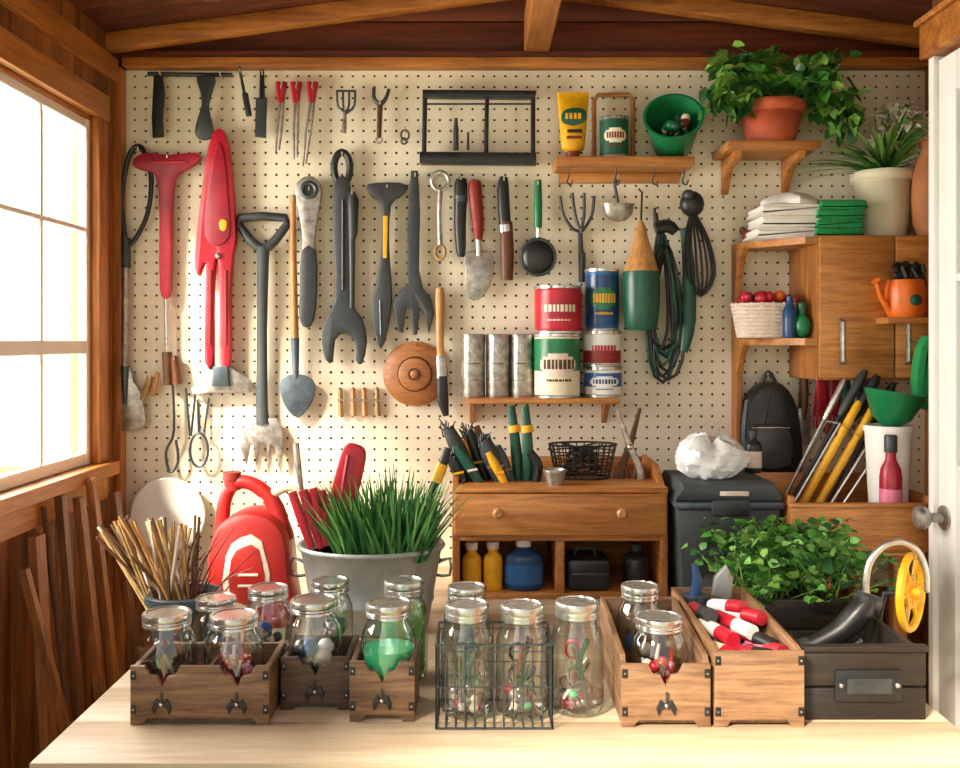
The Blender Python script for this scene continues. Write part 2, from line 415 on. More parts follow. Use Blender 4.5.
b.pp([(192,388),(206,372),(210,364),(230,364),(236,370),(250,380),(251,392),(226,393),(194,395)],D,.03,'dull',.005)
b.pp([(214,366),(228,366),(230,386),(212,386)],D-.02,.02,'bgrey',.004); b.peg(222,140); b.done()
b=B('digging_fork')
b.tp([(240,218,4.5),(286,218,4.5),(281,233,4.5),(268,247,5),(258,247,5),(245,233,4.5)],D,'char',10,True,.9,2)
b.tp([(263,247,7),(263,262,6),(262,330,5.2),(262,405,6),(263,424,7)],D,'cool',12,False,.8,2)
b.pp([(244,428),(250,418),(276,418),(282,428),(284,448),(279,467),(275,446),(271,444),(269,464),(266,444),(260,444),(257,465),(254,445),(250,446),(247,465),(241,448)],D,.012,'dull',.002)
b.peg(263,228); b.done()
b=B('hand_trowel')
b.tp([(293,195,2.8),(293,240,3.6),(294,300,3.6),(295,342,4)],D,'handle',10,False,1,3); b.tp([(295,338,4.4),(296,378,3)],D,'bgrey')
b.pp([(280,384),(288,375),(304,375),(315,384),(312,402),(298,418),(284,404)],D,.012,'bgrey',.004,3); b.peg(293,200); b.done()
b=B('box_end_wrench')
b.pp([(295,190),(300,180),(309,176),(318,180),(322,192),(319,212),(315,240),(316,262),(302,262),(303,240),(299,212)],D,.018,'dull',.005,2)
b.pp([(302,250),(316,250),(317,292),(314,320),(307,328),(300,320),(300,292)],D,.026,'char',.008,2)
b.ring(309,190,7,7,2.6,D-.008,'dgrey'); b.pp([(304,186),(309,183),(314,186),(314,195),(309,198),(304,195)],D-.009,.003,'black',0); b.peg(309,190); b.done()
b=B('open_end_spanner')
b.ring(342,168,8,16,3.6,D,'black')
b.pp([(335,182),(350,182),(351,240),(351,300),(362,318),(367,342),(362,364),(356,360),(356,344),(346,333),(335,340),(333,362),(326,360),(322,342),(325,320),(335,300),(334,240)],D,.026,'char',.007,2)
b.tp([(343,200,1.6),(343,290,1.6)],D-.014,'black',6); b.peg(342,155); b.done()
b=B('metal_file')
b.tp([(352,192,3),(353,200,6),(353,232,5),(352,240,3.4),(352,308,2.6)],D-.02,'char',10); b.peg(352,194,D-.02); b.done()
b=B('edging_knife')
b.pp([(366,187),(376,183),(400,183),(408,188),(400,197),(391,205),(389,240),(391,275),(392,300),(388,330),(381,349),(374,332),(372,305),(377,282),(382,240),(382,206),(373,198)],D,.026,'char',.007,2)
b.pp([(383,216),(388,216),(387,258),(383,258)],D-.014,.004,'yel',.001); b.tp([(380,300,1),(381,335,1)],D-.014,'dgrey',6); b.peg(387,188); b.done()
b=B('cultivator_fork')
b.pp([(411,171),(418,171),(420,210),(419,270),(423,288),(431,298),(434,314),(429,335),(425,314),(420,308),(417,335),(413,335),(411,308),(406,308),(403,333),(398,330),(393,304),(400,292),(408,284),(407,230)],D,.02,'char',.004,0); b.peg(415,176); b.done()
b=B('combination_wrench'); b.ring(440,181,8.5,9,2.4,D,'steel'); b.tp([(440,190,3),(439,215,2.2),(440,245,3)],D,'dull',8,False,1,3); b.ring(440,252,5,7,1.8,D,'tan'); b.peg(440,174); b.done()
b=B('paring_chisel'); b.tp([(461,179,4),(461,184,6.5),(460,225,6),(461,250,5),(461,257,3)],D,'black',12,False,.8,2); b.tp([(461,196,6.8),(461,202,6.8)],D,'dgrey',12,False,.8); b.peg(461,181); b.done()
b=B('hand_trowel'); b.tp([(476,180,5),(475,190,7),(478,225,6),(478,240,4)],D,'dred',12,False,.9,3); b.tp([(478,236,3),(479,256,3)],D,'steel')
b.pp([(466,252),(491,252),(493,276),(485,294),(474,301),(466,292),(465,270)],D,.01,'dull',.003,2); b.peg(476,184); b.done()
b=B('garden_knife'); b.tp([(504,177,4),(503,190,6),(505,225,6)],D,'black',12,False,.8,2); b.tp([(506,222,6.5),(507,250,7),(507,280,6)],D,'brown',12,False,.8,2); b.tp([(505,225,7),(506,232,7)],D,'steel',12,False,.8); b.peg(504,180); b.done()
b=B('round_wooden_lid')
c=W(415,374,2.97); R=Matrix.Rotation(math.radians(90),4,'X')
b.lathe([(0,-.03),(.094,-.03),(.101,-.02),(.1,-.010),(.094,-.004),(.07,.004),(.052,.008),(.05,.018),(.044,.022),(.020,.024),(.014,.024),(.012,.034),(.006,.038),(0,.038)],c,'straw',40,M=R)
b.lathe([(.0535,.0065),(.055,.010),(.0525,.014),(.051,.010)],c,'brown',36,M=R); b.lathe([(.019,.023),(.020,.027),(.016,.027),(.015,.023)],c,'brown',20,M=R)
b.peg(415,345); b.done()
b=B('paint_brush'); b.tp([(440,288,4),(440,300,5),(440,340,4),(441,358,4)],D,'handle',10,False,.7,3); b.tp([(441,356,5),(442,378,5.5)],D,'dull',10,False,.6); b.tp([(442,376,5.5),(443,402,6),(446,416,3)],D,'black',10,False,.6); b.peg(440,292); b.done()
for u in (340,353,364,377):
    b=B('clothes_peg'); b.tp([(u,388,2.6),(u+1,416,3.4)],2.985,'tan' if u in(340,377) else 'handle',6); b.tp([(u-3,400,1),(u+4,400,1)],2.975,'dull',6); b.peg(u,390,2.98); b.done()
# top row
b=B('tool_rack_bar'); b.tp([(148,74,2.2),(232,75,2.2)],D+.01,'black',8); b.peg(160,74); b.peg(220,75); b.done()
b=B('putty_knife'); b.pp([(154,76),(163,76),(165,95),(163,118),(164,137),(153,138),(152,118),(153,95)],D-.01,.014,'black',.004); b.peg(158,80); b.done()
b=B('wide_scraper'); b.pp([(197,77),(215,77),(213,90),(209,105),(212,122),(214,134),(208,140),(199,139),(195,132),(198,118),(202,104),(200,90)],D-.01,.016,'char',.005,2); b.peg(206,82); b.done()
b=B('screwdriver'); b.tp([(239,66,1.4),(244,92,1.6),(245,94,3.2),(249,116,3)],D,'char',8); b.peg(240,72); b.done()
b=B('flat_file'); b.tp([(262,70,2.2),(262,100,3)],D,'black',8); b.pp([(256,98),(267,98),(266,138),(255,137)],D,.014,'char',.004); b.peg(262,74); b.done()
for i,(u,a) in enumerate(((281,-4),(296,-1),(312,-8))):
    b=B('needle_pliers'); b.tp([(u-3,82,2.6),(u-2,92,2.8),(u-1,103,2.2)],D,'red',8); b.tp([(u+4,82,2.6),(u+2,92,2.8),(u+1,103,2.2)],D,'red2',8)
    b.tp([(u-1,100,1.6),(u-2+a*.5,130,1.3),(u-1+a,152+i*7,1.0)],D,'dull',8); b.tp([(u+2,100,1.6),(u+2+a*.4,130,1.3),(u+2+a,150+i*7,1.0)],D,'dull',8); b.peg(u,88); b.done()
b=B('hand_rake'); 
for i in range(4): b.tp([(337+i*6,90,1.2),(338+i*5.4,106,1.2),(345,114,1.5)],D,'dgrey',6,False,1,3)
b.tp([(336,91,1.2),(356,91,1.2)],D,'dgrey',6); b.tp([(345,112,1.8),(344,133,2.4)],D,'dull',8); b.peg(345,110); b.done()
b=B('adjustable_spanner'); b.tp([(374,88,1.8),(374,98,2),(380,104,2.6),(386,98,2),(389,89,1.8)],D,'dgrey',8,False,1,3); b.tp([(380,102,3),(379,138,2.4)],D,'brown',8); b.ring(379,140,3,3,1,D,'dull'); b.peg(380,104); b.done()
b=B('key_ring'); b.ring(405,135,4,5,1,D,'dgrey'); b.ring(404,141,2.5,3,1,D,'dgrey'); b.peg(405,130); b.done()
b=B('wall_saw_frame')
b.pp([(423,91),(536,92),(535,99),(423,98)],D-.02,.04,'black',.003); b.pp([(420,153),(536,154),(536,165),(420,164)],D-.02,.05,'black',.003)
for u,w in ((425,2.4),(487,2.2),(533,2.4)): b.tp([(u,96,w),(u-1 if u<500 else u,158,w)],D-.02,'black',8)
b.tp([(424,104,1),(534,104,1)],D-.02,'char',6)
b.tp([(456,118,1.4),(456,130,2.8),(456,150,2.8)],D-.02,'char',8); b.tp([(468,132,1),(468,150,1.6)],D-.02,'char',8); b.peg(450,95); b.peg(510,95); b.done()
b=B('hand_mirror_clip'); b.ring(199,450,9,17,1.3,D,'dgrey'); b.tp([(199,433,1.4),(198,400,1.6)],D,'dgrey',6); b.tp([(204,432,1),(209,398,1)],D,'dgrey',6); b.peg(199,402); b.done()
b=B('long_tweezers'); b.tp([(186,388,1.2),(190,436,1.2)],D,'dgrey',6); b.tp([(196,388,1.2),(191,436,1.2)],D,'dgrey',6); b.peg(190,390); b.done()
b=B('garden_twine_brush'); b.tp([(150,376,3),(147,388,4),(142,400,3)],D,'tan',8,False,1,3); b.tp([(158,372,2),(155,386,3),(152,396,2)],D,'handle',8); b.peg(150,378); b.done()
# small centre items under shelf
b=B('mesh_strainer'); b.tp([(538,180,3.5),(538,205,4.5),(538,228,4)],D,'green',10,False,1,3); b.tp([(538,226,1.6),(538,242,1.6)],D,'steel',6)
b.ring(538,257,17,18,1.8,D-.02,'dgrey'); c=W(538,257,D-.02); b.sph(c,(.050,.018,.053),'black'); b.peg(538,184); b.done()
b=B('hand_cultivator')
for pts in ([(560,196),(563,214),(572,228),(580,232)],[(572,193),(575,215),(580,230)],[(584,193),(584,215),(581,230)],[(594,196),(592,214),(586,226),(581,232)]):
    b.tp([(u,v,1.8) for u,v in pts],D-.01,'char',6,False,1,4)
b.tp([(580,228,2.2),(581,250,2.4),(582,254,3.6),(582,282,3.4)],D+.022,'char',8); b.tp([(580,230,2,0),(580,229,2,-.03)],D+.022,'char',8); b.peg(581,232); b.done()
b=B('metal_scoop'); b.tp([(618,176,1.2),(615,186,1.6),(618,205,2)],D-.03,'dgrey',6)
c=W(618,204,D-.03); b.lathe([(.001,-.055),(.025,-.05),(.043,-.032),(.05,-.005),(.052,0),(.046,0),(.03,-.025),(.001,-.035)],c,'dull',20,sy=.6); b.peg(618,178,D-.03); b.done()
b=B('garden_dibber'); c=W(641,270,2.89)
b.lathe([(.004,.15),(.014,.13),(.02,.1),(.036,.05),(.052,.0),(.054,-.005)],c,'handle',24); b.lathe([(.054,-.005),(.057,-.03),(.056,-.1),(.05,-.165),(.042,-.18),(0,-.182)],c,'dgreen',24)
b.tube([(c.x,c.y,c.z+.14,.003),(c.x+.01,2.93,c.z+.24,.003),(c.x+.012,3.0,c.z+.26,.003)],'black',6); b.done()
b=B('coiled_extension_cord')
for i in range(12):
    w=rnd(12,25); cx=663+rnd(-4,5); top=rnd(228,250); bot=rnd(345,388)
    n=16; pts=[]
    for j in range(n):
        a=2*math.pi*j/n; v=(top+bot)/2-(bot-top)/2*math.cos(a); u=cx+w*math.sin(a)*(.35+.65*(v-top)/(bot-top)); pts.append((u,v,1.7,rnd(-.008,.008)-.02))
    b.tp(pts,D,random.choice(['black','black','dgreen']),6,True)
b.tp([(655,228,6,-.02),(668,226,7,-.02),(676,232,5,-.02)],D,'black',8,False,1,3); b.tp([(655,208,2,-.02),(657,228,3,-.02)],D,'black'); b.peg(657,212,D-.02)
b.tp([(684,228,4,-.03),(688,260,6,-.03),(689,320,7,-.03),(684,352,4,-.03)],D,'dgreen',10,False,.7,3); b.done()
b=B('balloon_whisk'); b.sph(W(692,204,D-.03),(.038,.03,.04),'black'); b.sph(W(688,196,D-.03),(.02,.03,.02),'char')
for i in range(9):
    a=math.pi*i/9; w=15*math.cos(a); dy=.03*math.sin(a)
    b.tp([(692,208,1.3,-.03),(697+w*.8,240,1.3,-.03-dy),(700+w,275,1.3,-.03-dy),(701,296,1.3,-.03),(700-w,275,1.3,-.03+dy*.3),(697-w*.8,240,1.3,-.03+dy*.3),(692,208,1.3,-.03)],D,'black',5,False,1,3)
b.peg(690,192,D-.03); b.done()
# ================= upper shelf
b=B('floating_shelf'); sz_=Z(156,2.86); xa,xb=X(556,2.86),X(695,2.86); b.box(xa,xb,2.86,2.998,sz_-.03,sz_,'wx',.004)
b.box(xa+.02,xb-.02,2.98,2.998,sz_-.06,sz_-.03,'wx'); 
for u in (569,616,654,684):
    xx=X(u,2.88); b.tube([(xx,2.88,sz_-.03,.002),(xx,2.88,sz_-.055,.002),(xx-.006,2.875,sz_-.075,.0025),(xx+.004,2.865,sz_-.085,.0025),(xx+.01,2.865,sz_-.07,.002)],'dgrey',6,sm=3)
b.done()
b=B('glue_tube'); cx_=X(573,2.92); cy_=2.92
def loft(b,secs,k,n=28):
    vs=[];fs=[]
    for (z,rx,ry,dx) in secs:
        for j in range(n):
            a=2*math.pi*j/n; vs.append((cx_+dx+rx*math.copysign(abs(math.cos(a))**.8,math.cos(a)),cy_+ry*math.sin(a),sz_+z))
    for i in range(len(secs)-1):
        for j in range(n): fs.append((i*n+j,i*n+(j+1)%n,(i+1)*n+(j+1)%n,(i+1)*n+j))
    fs.append(tuple(range(n))[::-1]); fs.append(tuple(range((len(secs)-1)*n,len(secs)*n))); b.add(vs,fs,k)
loft(b,[(0,.020,.020,0),(.022,.022,.022,0),(.024,.020,.020,0)],'dred'); loft(b,[(.024,.022,.022,0),(.032,.034,.030,0),(.05,.037,.031,0),(.09,.040,.027,0),(.14,.044,.018,0),(.185,.047,.005,0),(.187,.048,.0035,0),(.205,.048,.003,0)],'yel')
b.poly(catmull([(cx_-.034,sz_+.11),(cx_,sz_+.098),(cx_+.036,sz_+.115),(cx_+.034,sz_+.145),(cx_,sz_+.152),(cx_-.034,sz_+.14)],3,True),2.900,.016,'dgreen',.003)
for q in range(4): b.box(cx_-.026+q*.013,cx_-.017+q*.013,2.8905,2.893,sz_+.118,sz_+.136,'yel',.001)
b.box(cx_-.022,cx_+.024,2.888,2.895,sz_+.058,sz_+.066,'dred',.001); b.box(cx_-.02,cx_+.025,2.889,2.896,sz_+.076,sz_+.086,'black',.001); b.done()
b=B('wooden_frame'); xq=X(594,2.975); xw=X(633,2.975); zt=Z(94,2.975)
b.tube([(xq,2.975,sz_+.007,.007),(xq,2.975,zt-.02,.007),(xq+.012,2.975,zt-.003,.007),(xw-.012,2.975,zt-.003,.007),(xw,2.975,zt-.02,.007),(xw,2.975,sz_+.007,.007)],'wx',8,sm=1); b.box(xq,xw,2.97,2.982,sz_,sz_+.014,'wx'); b.done()
def can(name,x,y,z0,r,h,body,lab=None,rim='steel',l0=.1,l1=.9,patch=None,p2=None,txt=None):
    b=B(name)
    b.lathe([(0,0),(r*.96,0),(r*1.0,.003),(r,.006),(r*.975,.009),(r*.975,h-.009),(r,h-.006),(r,h-.001),(r*.95,h),(r*.94,h-.005),(0,h-.005)],(x,y,z0),body,32)
    b.lathe([(r*.98,h-.01),(r*1.02,h-.008),(r*1.02,h),(r*.96,h+.001)],(x,y,z0),rim,32); b.lathe([(r*.96,0),(r*1.015,.001),(r*1.015,.006),(r*.98,.009)],(x,y,z0),rim,32)
    if lab: b.lathe([(r*.98,h*l0),(r*.992,h*l0),(r*.992,h*l1),(r*.98,h*l1)],(x,y,z0),lab,32)
    if patch:
        for i in range(7):
            q=(i-3)/3.5; hw=48*math.sqrt(max(.05,1-q*q)); za=.34+i*.05
            b.lathe([(r*.995,h*za),(r*1.004,h*(za+.002)),(r*1.004,h*(za+.052)),(r*.995,h*(za+.053))],(x,y,z0),patch,10,math.radians(268-hw),math.radians(268+hw))
    if p2:
        a=232
        while a<304:
            wdt=rnd(5,9); b.lathe([(r*1.003,h*.45),(r*1.012,h*.455),(r*1.012,h*rnd(.54,.60)),(r*1.003,h*.6)],(x,y,z0),p2,3,math.radians(a),math.radians(a+wdt)); a+=wdt+3
        a=240
        while a<296:
            wdt=rnd(3,8); b.lathe([(r*1.003,h*.26),(r*1.008,h*.265),(r*1.008,h*.29),(r*1.003,h*.295)],(x,y,z0),p2,3,math.radians(a),math.radians(a+wdt)); a+=wdt+2
    return b.done()
can('paint_can',X(614,2.91),2.91,sz_,.044,.125,'dgreen','dgreen',patch='cream',p2='dred')
b=B('green_bucket'); c=Vector((X(672,2.92),2.905,sz_+.083)); Rm=Matrix.Rotation(math.radians(-16),4,'Y')@Matrix.Rotation(math.radians(58),4,'X')
h=.13
b.lathe([(0,-h*.5),(.055,-h*.5),(.060,-h*.47),(.082,h*.45),(.090,h*.47),(.090,h*.52),(.082,h*.52),(.055,-h*.42),(0,-h*.42)],c,'green',32,M=Rm)
for i in range(26):
    a=rnd(0,6.28); q=rnd(0,.055); b.sph(c+(Rm@Vector((q*math.cos(a),q*math.sin(a)*.8-.015,rnd(-.01,.045)))),rnd(.008,.018),random.choice(['dred','dgreen','cream','green','green','black']),8)
b.done()
# ================= middle shelf with cans
b=B('floating_shelf'); s2=1.367; fx=2.835; b.box(X(466,fx),X(620,fx),fx,2.998,s2-.016,s2,'wx',.003)
for u in (472,608): b.poly([(2.998,s2-.016),(2.90,s2-.016),(2.998,s2-.086)],0,.016,'wy',.002,M=Matrix.Translation((X(u,2.9),0,0))@SW)
b.done()
for u in (473,498,522):
    x=X(u,2.93); b=B('metal_canister'); r=.0365; h=Z(334,2.93)-s2
    b.lathe([(0,0),(r*.97,0),(r,.004),(r,h-.03),(r*1.0,h-.028),(r*1.03,h-.027),(r*1.03,h-.003),(r*.98,h),(0,h)],(x,2.93,s2),'dull',28)
    for zz in (.05,.1): b.lathe([(r,zz),(r*1.02,zz+.002),(r,zz+.004)],(x,2.93,s2),'steel',28)
    b.done()
can('paint_can',X(557,2.91),2.91,s2,.071,.192,'cream','green',l0=.42,l1=.92,patch='wick',p2='twig')
can('paint_can',X(558,2.91),2.91,s2+.193,.072,.142,'red','red',patch='red2',p2='cream')
can('paint_can',X(603,2.93),2.93,s2,.058,.092,'white','blue',l0=.35,l1=.8,patch='white',p2='navy')
can('paint_can',X(602,2.93),2.93,s2+.093,.058,.107,'white','dred',l0=.1,l1=.45,p2='red')
can('paint_can',X(602,2.93),2.93,s2+.201,.052,.187,'blue','navy',patch='green',p2='yel')
# ================= centre drawer cabinet
b=B('drawer_cabinet'); cx0,cx1=-.074,.50; cy0,cy1=2.55,2.88; ct=1.142
b.box(cx0,cx0+.02,cy0+.005,cy1,TZ,ct,'wy'); b.box(cx1-.02,cx1,cy0+.005,cy1,TZ,ct,'wy')
b.box(cx0+.02,cx1-.02,cy1-.012,cy1,TZ,ct,'wx'); b.box(cx0,cx1,cy0,cy1,ct-.008,ct+.006,'wx'); b.box(cx0+.02,cx1-.02,cy0+.005,cy1-.012,TZ,TZ+.016,'wx')
b.box(cx0+.02,cx1-.02,cy0+.005,cy1-.012,1.005,1.02,'wx'); b.box((cx0+cx1)/2-.012,(cx0+cx1)/2+.012,cy0+.005,cy1-.012,TZ+.016,1.005,'wy')
b.box(cx0+.006,cx1-.006,cy0-.016,cy0+.004,1.022,ct-.01,'wx',.005)
for xx in (cx0,cx1-.016): b.poly([(cy0+.05,ct+.006),(cy1,ct+.006),(cy1,ct+.055),(cy0+.14,ct+.05)],0,.016,'wy',.002,M=Matrix.Translation((xx+.008,0,0))@SW)
b.box(cx0,cx1,cy1-.012,cy1,ct+.006,ct+.05,'wx')
for u in (498,621):
    xx=X(u,2.54); b.lathe([(0,.026),(.009,.026),(.015,.019),(.014,.012),(.007,.008),(.007,0)],(xx,cy0-.016,1.085),'handle',16,M=Matrix.Rotation(math.radians(90),4,'X'))
b.done()
ctz=ct+.006
def bottle(name,x,y,z0,r,h,k,cap='white',neck=.35,lab=None,sy=1.):
    b=B(name); hs=h*.62
    b.lathe([(0,0),(r*.9,0),(r,.006),(r,hs),(r*.9,hs+h*.07),(r*.5,hs+h*.15),(r*neck,hs+h*.19),(r*neck,h*.86)],(x,y,z0),k,24,sy=sy)
    b.lathe([(r*neck*1.25,h*.84),(r*neck*1.3,h*.86),(r*neck*1.3,h*.985),(r*neck*1.1,h),(0,h)],(x,y,z0),cap,18,sy=sy)
    if lab: b.lathe([(r,hs*.2),(r*1.012,hs*.22),(r*1.012,hs*.8),(r,hs*.82)],(x,y,z0),lab,24,sy=sy)
    return b.done()
zb=TZ+.016
bottle('squeeze_bottle',-.022,2.60,zb,.026,.128,'yel','wick',.5)
bottle('squeeze_bottle',.035,2.60,zb,.026,.13,'yel','wick',.5)
bottle('cleaner_bottle',.118,2.60,zb,.052,.137,'navy','white',.3,'blue',.6)
b=B('tool_case'); b.box(.235,.35,2.57,2.69,zb,zb+.085,'black',.01); b.tube([(.26,2.63,zb+.085,.004),(.265,2.63,zb+.102,.004),(.31,2.63,zb+.102,.004),(.315,2.63,zb+.085,.004)],'char',8,sm=2); b.box(.245,.34,2.565,2.57,zb+.045,zb+.05,'dgrey',.001); b.done()
bottle('oil_bottle',.425,2.62,zb,.036,.12,'black','char',.35)
# tray contents
b=B('brush_bundle')
for (u0,v0,u1,v1,r,k,dy) in ((478,490,448,428,7,'char',0),(490,490,468,430,6,'black',.03),(505,490,484,440,8,'char',-.02),(514,492,496,446,6,'bgrey',.0),(486,492,456,446,5,'dgreen',-.03),(472,490,462,440,5,'yel',.02),(500,490,476,426,4,'brown',.05),(466,490,450,455,5,'black',-.03),(510,492,488,452,4,'yel',-.035),(496,491,486,434,5,'dgreen',.05)):
    b.tp([(u0,v0,r*.7,dy),(u0*.7+u1*.3,v0*.7+v1*.3,r,dy),(u0*.3+u1*.7,v0*.3+v1*.7,r*1.2,dy),(u1,v1,r*.8,dy)],2.68,k,10,False,.8,3)
    b.tp([(u0*.55+u1*.45-r,v0*.55+v1*.45,1.4,dy-.015),(u0*.55+u1*.45+r,v0*.55+v1*.45-2,1.4,dy-.015)],2.68,random.choice(['steel','yel','wick']),6)
    if k in('char','black'):
        for i in range(14):
            b.tp([(u1+rnd(-5,5),v1+rnd(2,10),.9,dy),(u1+rnd(-10,8),v1+rnd(-10,2),.5,dy)],2.68+rnd(-.01,.01),k,4)
b.done()
b=B('pruning_shears'); 
b.tp([(520,490,5),(517,460,6),(514,430,5),(511,406,4)],2.7,'dgreen',10,False,.8,3); b.tp([(526,490,5),(528,460,6),(527,430,5),(525,406,4)],2.68,'dgreen',10,False,.8,3); b.tp([(515,432,6.4),(514,425,6)],2.7,'yel',10,False,.8); b.tp([(528,432,6.4),(527,425,6)],2.68,'yel',10,False,.8); b.tp([(534,490,4),(538,466,5),(530,452,4)],2.66,'black',8,False,1,3); b.done()
b=B('small_pot'); b.lathe([(0,0),(.022,0),(.03,.035),(.033,.036),(.033,.042),(.028,.042),(.02,.01),(0,.01)],(X(555,2.60),2.60,ctz),'dull',20); b.done()
b=B('black_wire_basket'); cxx=X(583,2.72); n=24
for i in range(6):
    zz=.003+i*.0185; rr=.068+i*.0035
    b.tube([(cxx+rr*1.12*math.cos(2*math.pi*j/n),2.73+.75*rr*math.sin(2*math.pi*j/n),ctz+zz,.0032 if i in(0,5) else .0022) for j in range(n)],'black',6,True)
for j in range(26):
    a=2*math.pi*j/26; b.tube([(cxx+.068*1.12*math.cos(a),2.73+.051*math.sin(a),ctz+.003,.002),(cxx+.0855*1.12*math.cos(a),2.73+.064*math.sin(a),ctz+.0955,.002)],'black',5)
for i in range(9):
    n2=12; ph=rnd(0,6); rr=rnd(.035,.06); b.tube([(cxx+rr*math.cos(2*math.pi*j/n2),2.73+.6*rr*math.sin(2*math.pi*j/n2),ctz+.02+i*.009+.008*math.sin(4*math.pi*j/n2+ph),.003) for j in range(n2)],'black',5,True)
b.done()
b=B('garden_scissors'); 
b.tp([(622,488,4),(621,470,4),(630,445,3.4),(640,408,1.6)],2.72,'twig',8,False,.7,3); b.tp([(641,488,4),(640,470,4),(630,447,3.4),(617,410,1.6)],2.70,'dull',8,False,.7,3)
b.ring(622,478,6,11,2.6,2.72,'brown'); b.ring(640,478,6,11,2.6,2.71,'brown'); b.sph(W(630,447,2.69),.009,'steel',8); b.done()
# ================= cooler & bag
b=B('cooler_box'); qx0,qx1,qy0,qy1=.515,.785,2.5,2.78
q=[(qx0+.012,TZ),(qx1-.012,TZ),(qx1,1.10),(qx0,1.10)]; b.poly(q,(qy0+qy1)/2,qy1-qy0,'cool',.012)
b.box(qx0-.008,qx1+.008,qy0-.008,qy1+.008,1.10,1.118,'bgrey',.006); b.poly([(qx0-.004,1.118),(qx1+.004,1.118),(qx1-.015,1.165),(qx0+.015,1.165)],2.64,.28,'cool',.012)
b.box(.60,.70,qy0-.022,qy0-.006,1.085,1.125,'char',.004); b.box(.56,.74,qy0-.006,qy0+.002,.93,1.06,'char',.004); b.box(.625,.70,qy0-.004,qy0+.002,1.134,1.146,'wick',.001); b.box(.60,.68,qy0-.009,qy0-.005,.985,1.0,'bgrey',.001); b.done()
b=B('plastic_bag'); c=(X(711,2.6),2.62,1.165)
n=44;vs=[];fs=[];m=16
for i in range(m+1):
    t=i/m; rr=math.sin(math.pi*min(t+.06,1)*.98)**.38*(1-.10*t)
    for j in range(n):
        a=2*math.pi*j/n; w=1+.08*math.sin(3*a+t*4)+.05*math.sin(9*a-t*9)+rnd(-.05,.05)
        vs.append((c[0]+.098*rr*w*math.cos(a),c[1]+.08*rr*w*math.sin(a),c[2]+t*(.115+.012*math.sin(2*a+1)+.008*math.sin(5*a))+rnd(-.004,.004)*(i>0)))
for i in range(m):
    for j in range(n): fs.append((i*n+j,i*n+(j+1)%n,(i+1)*n+(j+1)%n,(i+1)*n+j))
fs.append(tuple(range(n))[::-1]); fs.append(tuple(range(m*n,m*n+n))); b.add(vs,fs,'bag'); b.done(30)
bottle('spray_bottle',X(753,2.72),2.72,1.165,.024,.12,'black','char',.4,'wick')
# ================= right wall: plant shelf
D2=2.80
b=B('bracket_shelf'); pz=Z(140,2.8)
b.box(X(728,D2),X(822,2.8),D2,2.998,pz-.024,pz,'wx',.004)
for u in (737,800):
    xx=X(u,2.85); Mx=Matrix.Translation((xx,0,0))@SW
    b.poly([(2.998,pz-.024),(2.83,pz-.024),(2.84,pz-.045),(2.93,pz-.06),(2.975,pz-.1),(2.998,pz-.13)],0,.022,'wy',.002,M=Mx)
b.done()
def pot(b,x,y,z0,rb,rt,h,k,rim=.022):
    b.lathe([(0,0),(rb,0),(rb*1.02,.004),(rt*.93,h-rim),(rt*.93,h-rim),(rt*1.03,h-rim+.001),(rt*1.04,h-.002),(rt*1.0,h),(rt*.9,h),(rt*.86,h-.02),(0,h-.02)],(x,y,z0),k,32)
    b.lathe([(0,h-.018),(rt*.87,h-.018)],(x,y,z0),'soil',20)
b=B('potted_basil'); px_,py_=X(771,2.88),2.88; pot(b,px_,py_,pz,.066,.098,.125,'terra',.035)
top=Vector((px_,py_,pz+.12))
for i in range(66):
    tgt=top+Vector((rnd(-.21,.23),rnd(-.13,.06),rnd(-.01,.15)))
    mid=top+Vector(((tgt.x-top.x)*.35,(tgt.y-top.y)*.4,max(.06,(tgt.z-top.z)*.8)))
    b.tube([(top.x,top.y,top.z-.02,.002),(mid.x,mid.y,mid.z,.0018),(tgt.x,tgt.y,tgt.z,.001)],'leafA',4,sm=3)
    for t in range(8):
        p=mid.lerp(tgt,rnd(0,1.05)); dv=(rnd(-1,1),rnd(-1,.5),rnd(-.5,.7)); L=rnd(.032,.058)
        b.leaf(p,dv,L,L*.75,random.choice(['leafA','leafA','leafB','leafC','leafB']))
for i in range(14):
    s_=top+Vector((rnd(.12,.24),rnd(-.1,0),rnd(.0,.08)))
    for t in range(5): b.leaf(s_+Vector((rnd(-.02,.03),0,-t*.022)),(rnd(-1,1),rnd(-1,0),-.6),.05,.034,random.choice(['leafC','leafA','leafB']))
for i in range(14):
    s_=top+Vector((rnd(-.2,-.1),rnd(-.1,0),rnd(.02,.1)))
    for t in range(4): b.leaf(s_+Vector((rnd(-.02,.03),0,-t*.02)),(rnd(-1,1),rnd(-1,0),-.6),.05,.034,random.choice(['leafC','leafA','leafB']))
b.done(180)
# ================= right cabinet
b=B('wall_cabinet'); kx0,kx1,ky0=.965,1.375,2.75; kt=1.84; kb=1.425
b.box(kx0,kx0+.018,ky0,2.998,kb,kt-.018,'wz'); b.box(kx1-.018,kx1,ky0,2.998,kb,kt-.018,'wz'); b.box(kx0,kx1,ky0,2.998,kt-.018,kt,'wx'); b.box(kx0+.018,kx1-.018,ky0,2.998,kb,kb+.016,'wx'); b.box(kx0+.018,kx1-.018,2.985,2.998,kb+.016,kt-.018,'wx')
b.box(kx0+.002,kx0+.215,ky0-.018,ky0-.001,kb+.006,kt-.004,'wx',.004); b.box(kx0+.218,kx1-.004,ky0-.018,ky0-.001,kb+.006,kt-.004,'wx',.004)
for xx in (kx0+.06,kx0+.245): b.tube([(xx,ky0-.018,kb+.05,.007),(xx,ky0-.04,kb+.055,.008),(xx,ky0-.04,kb+.165,.008),(xx,ky0-.018,kb+.17,.007)],'dull',8)
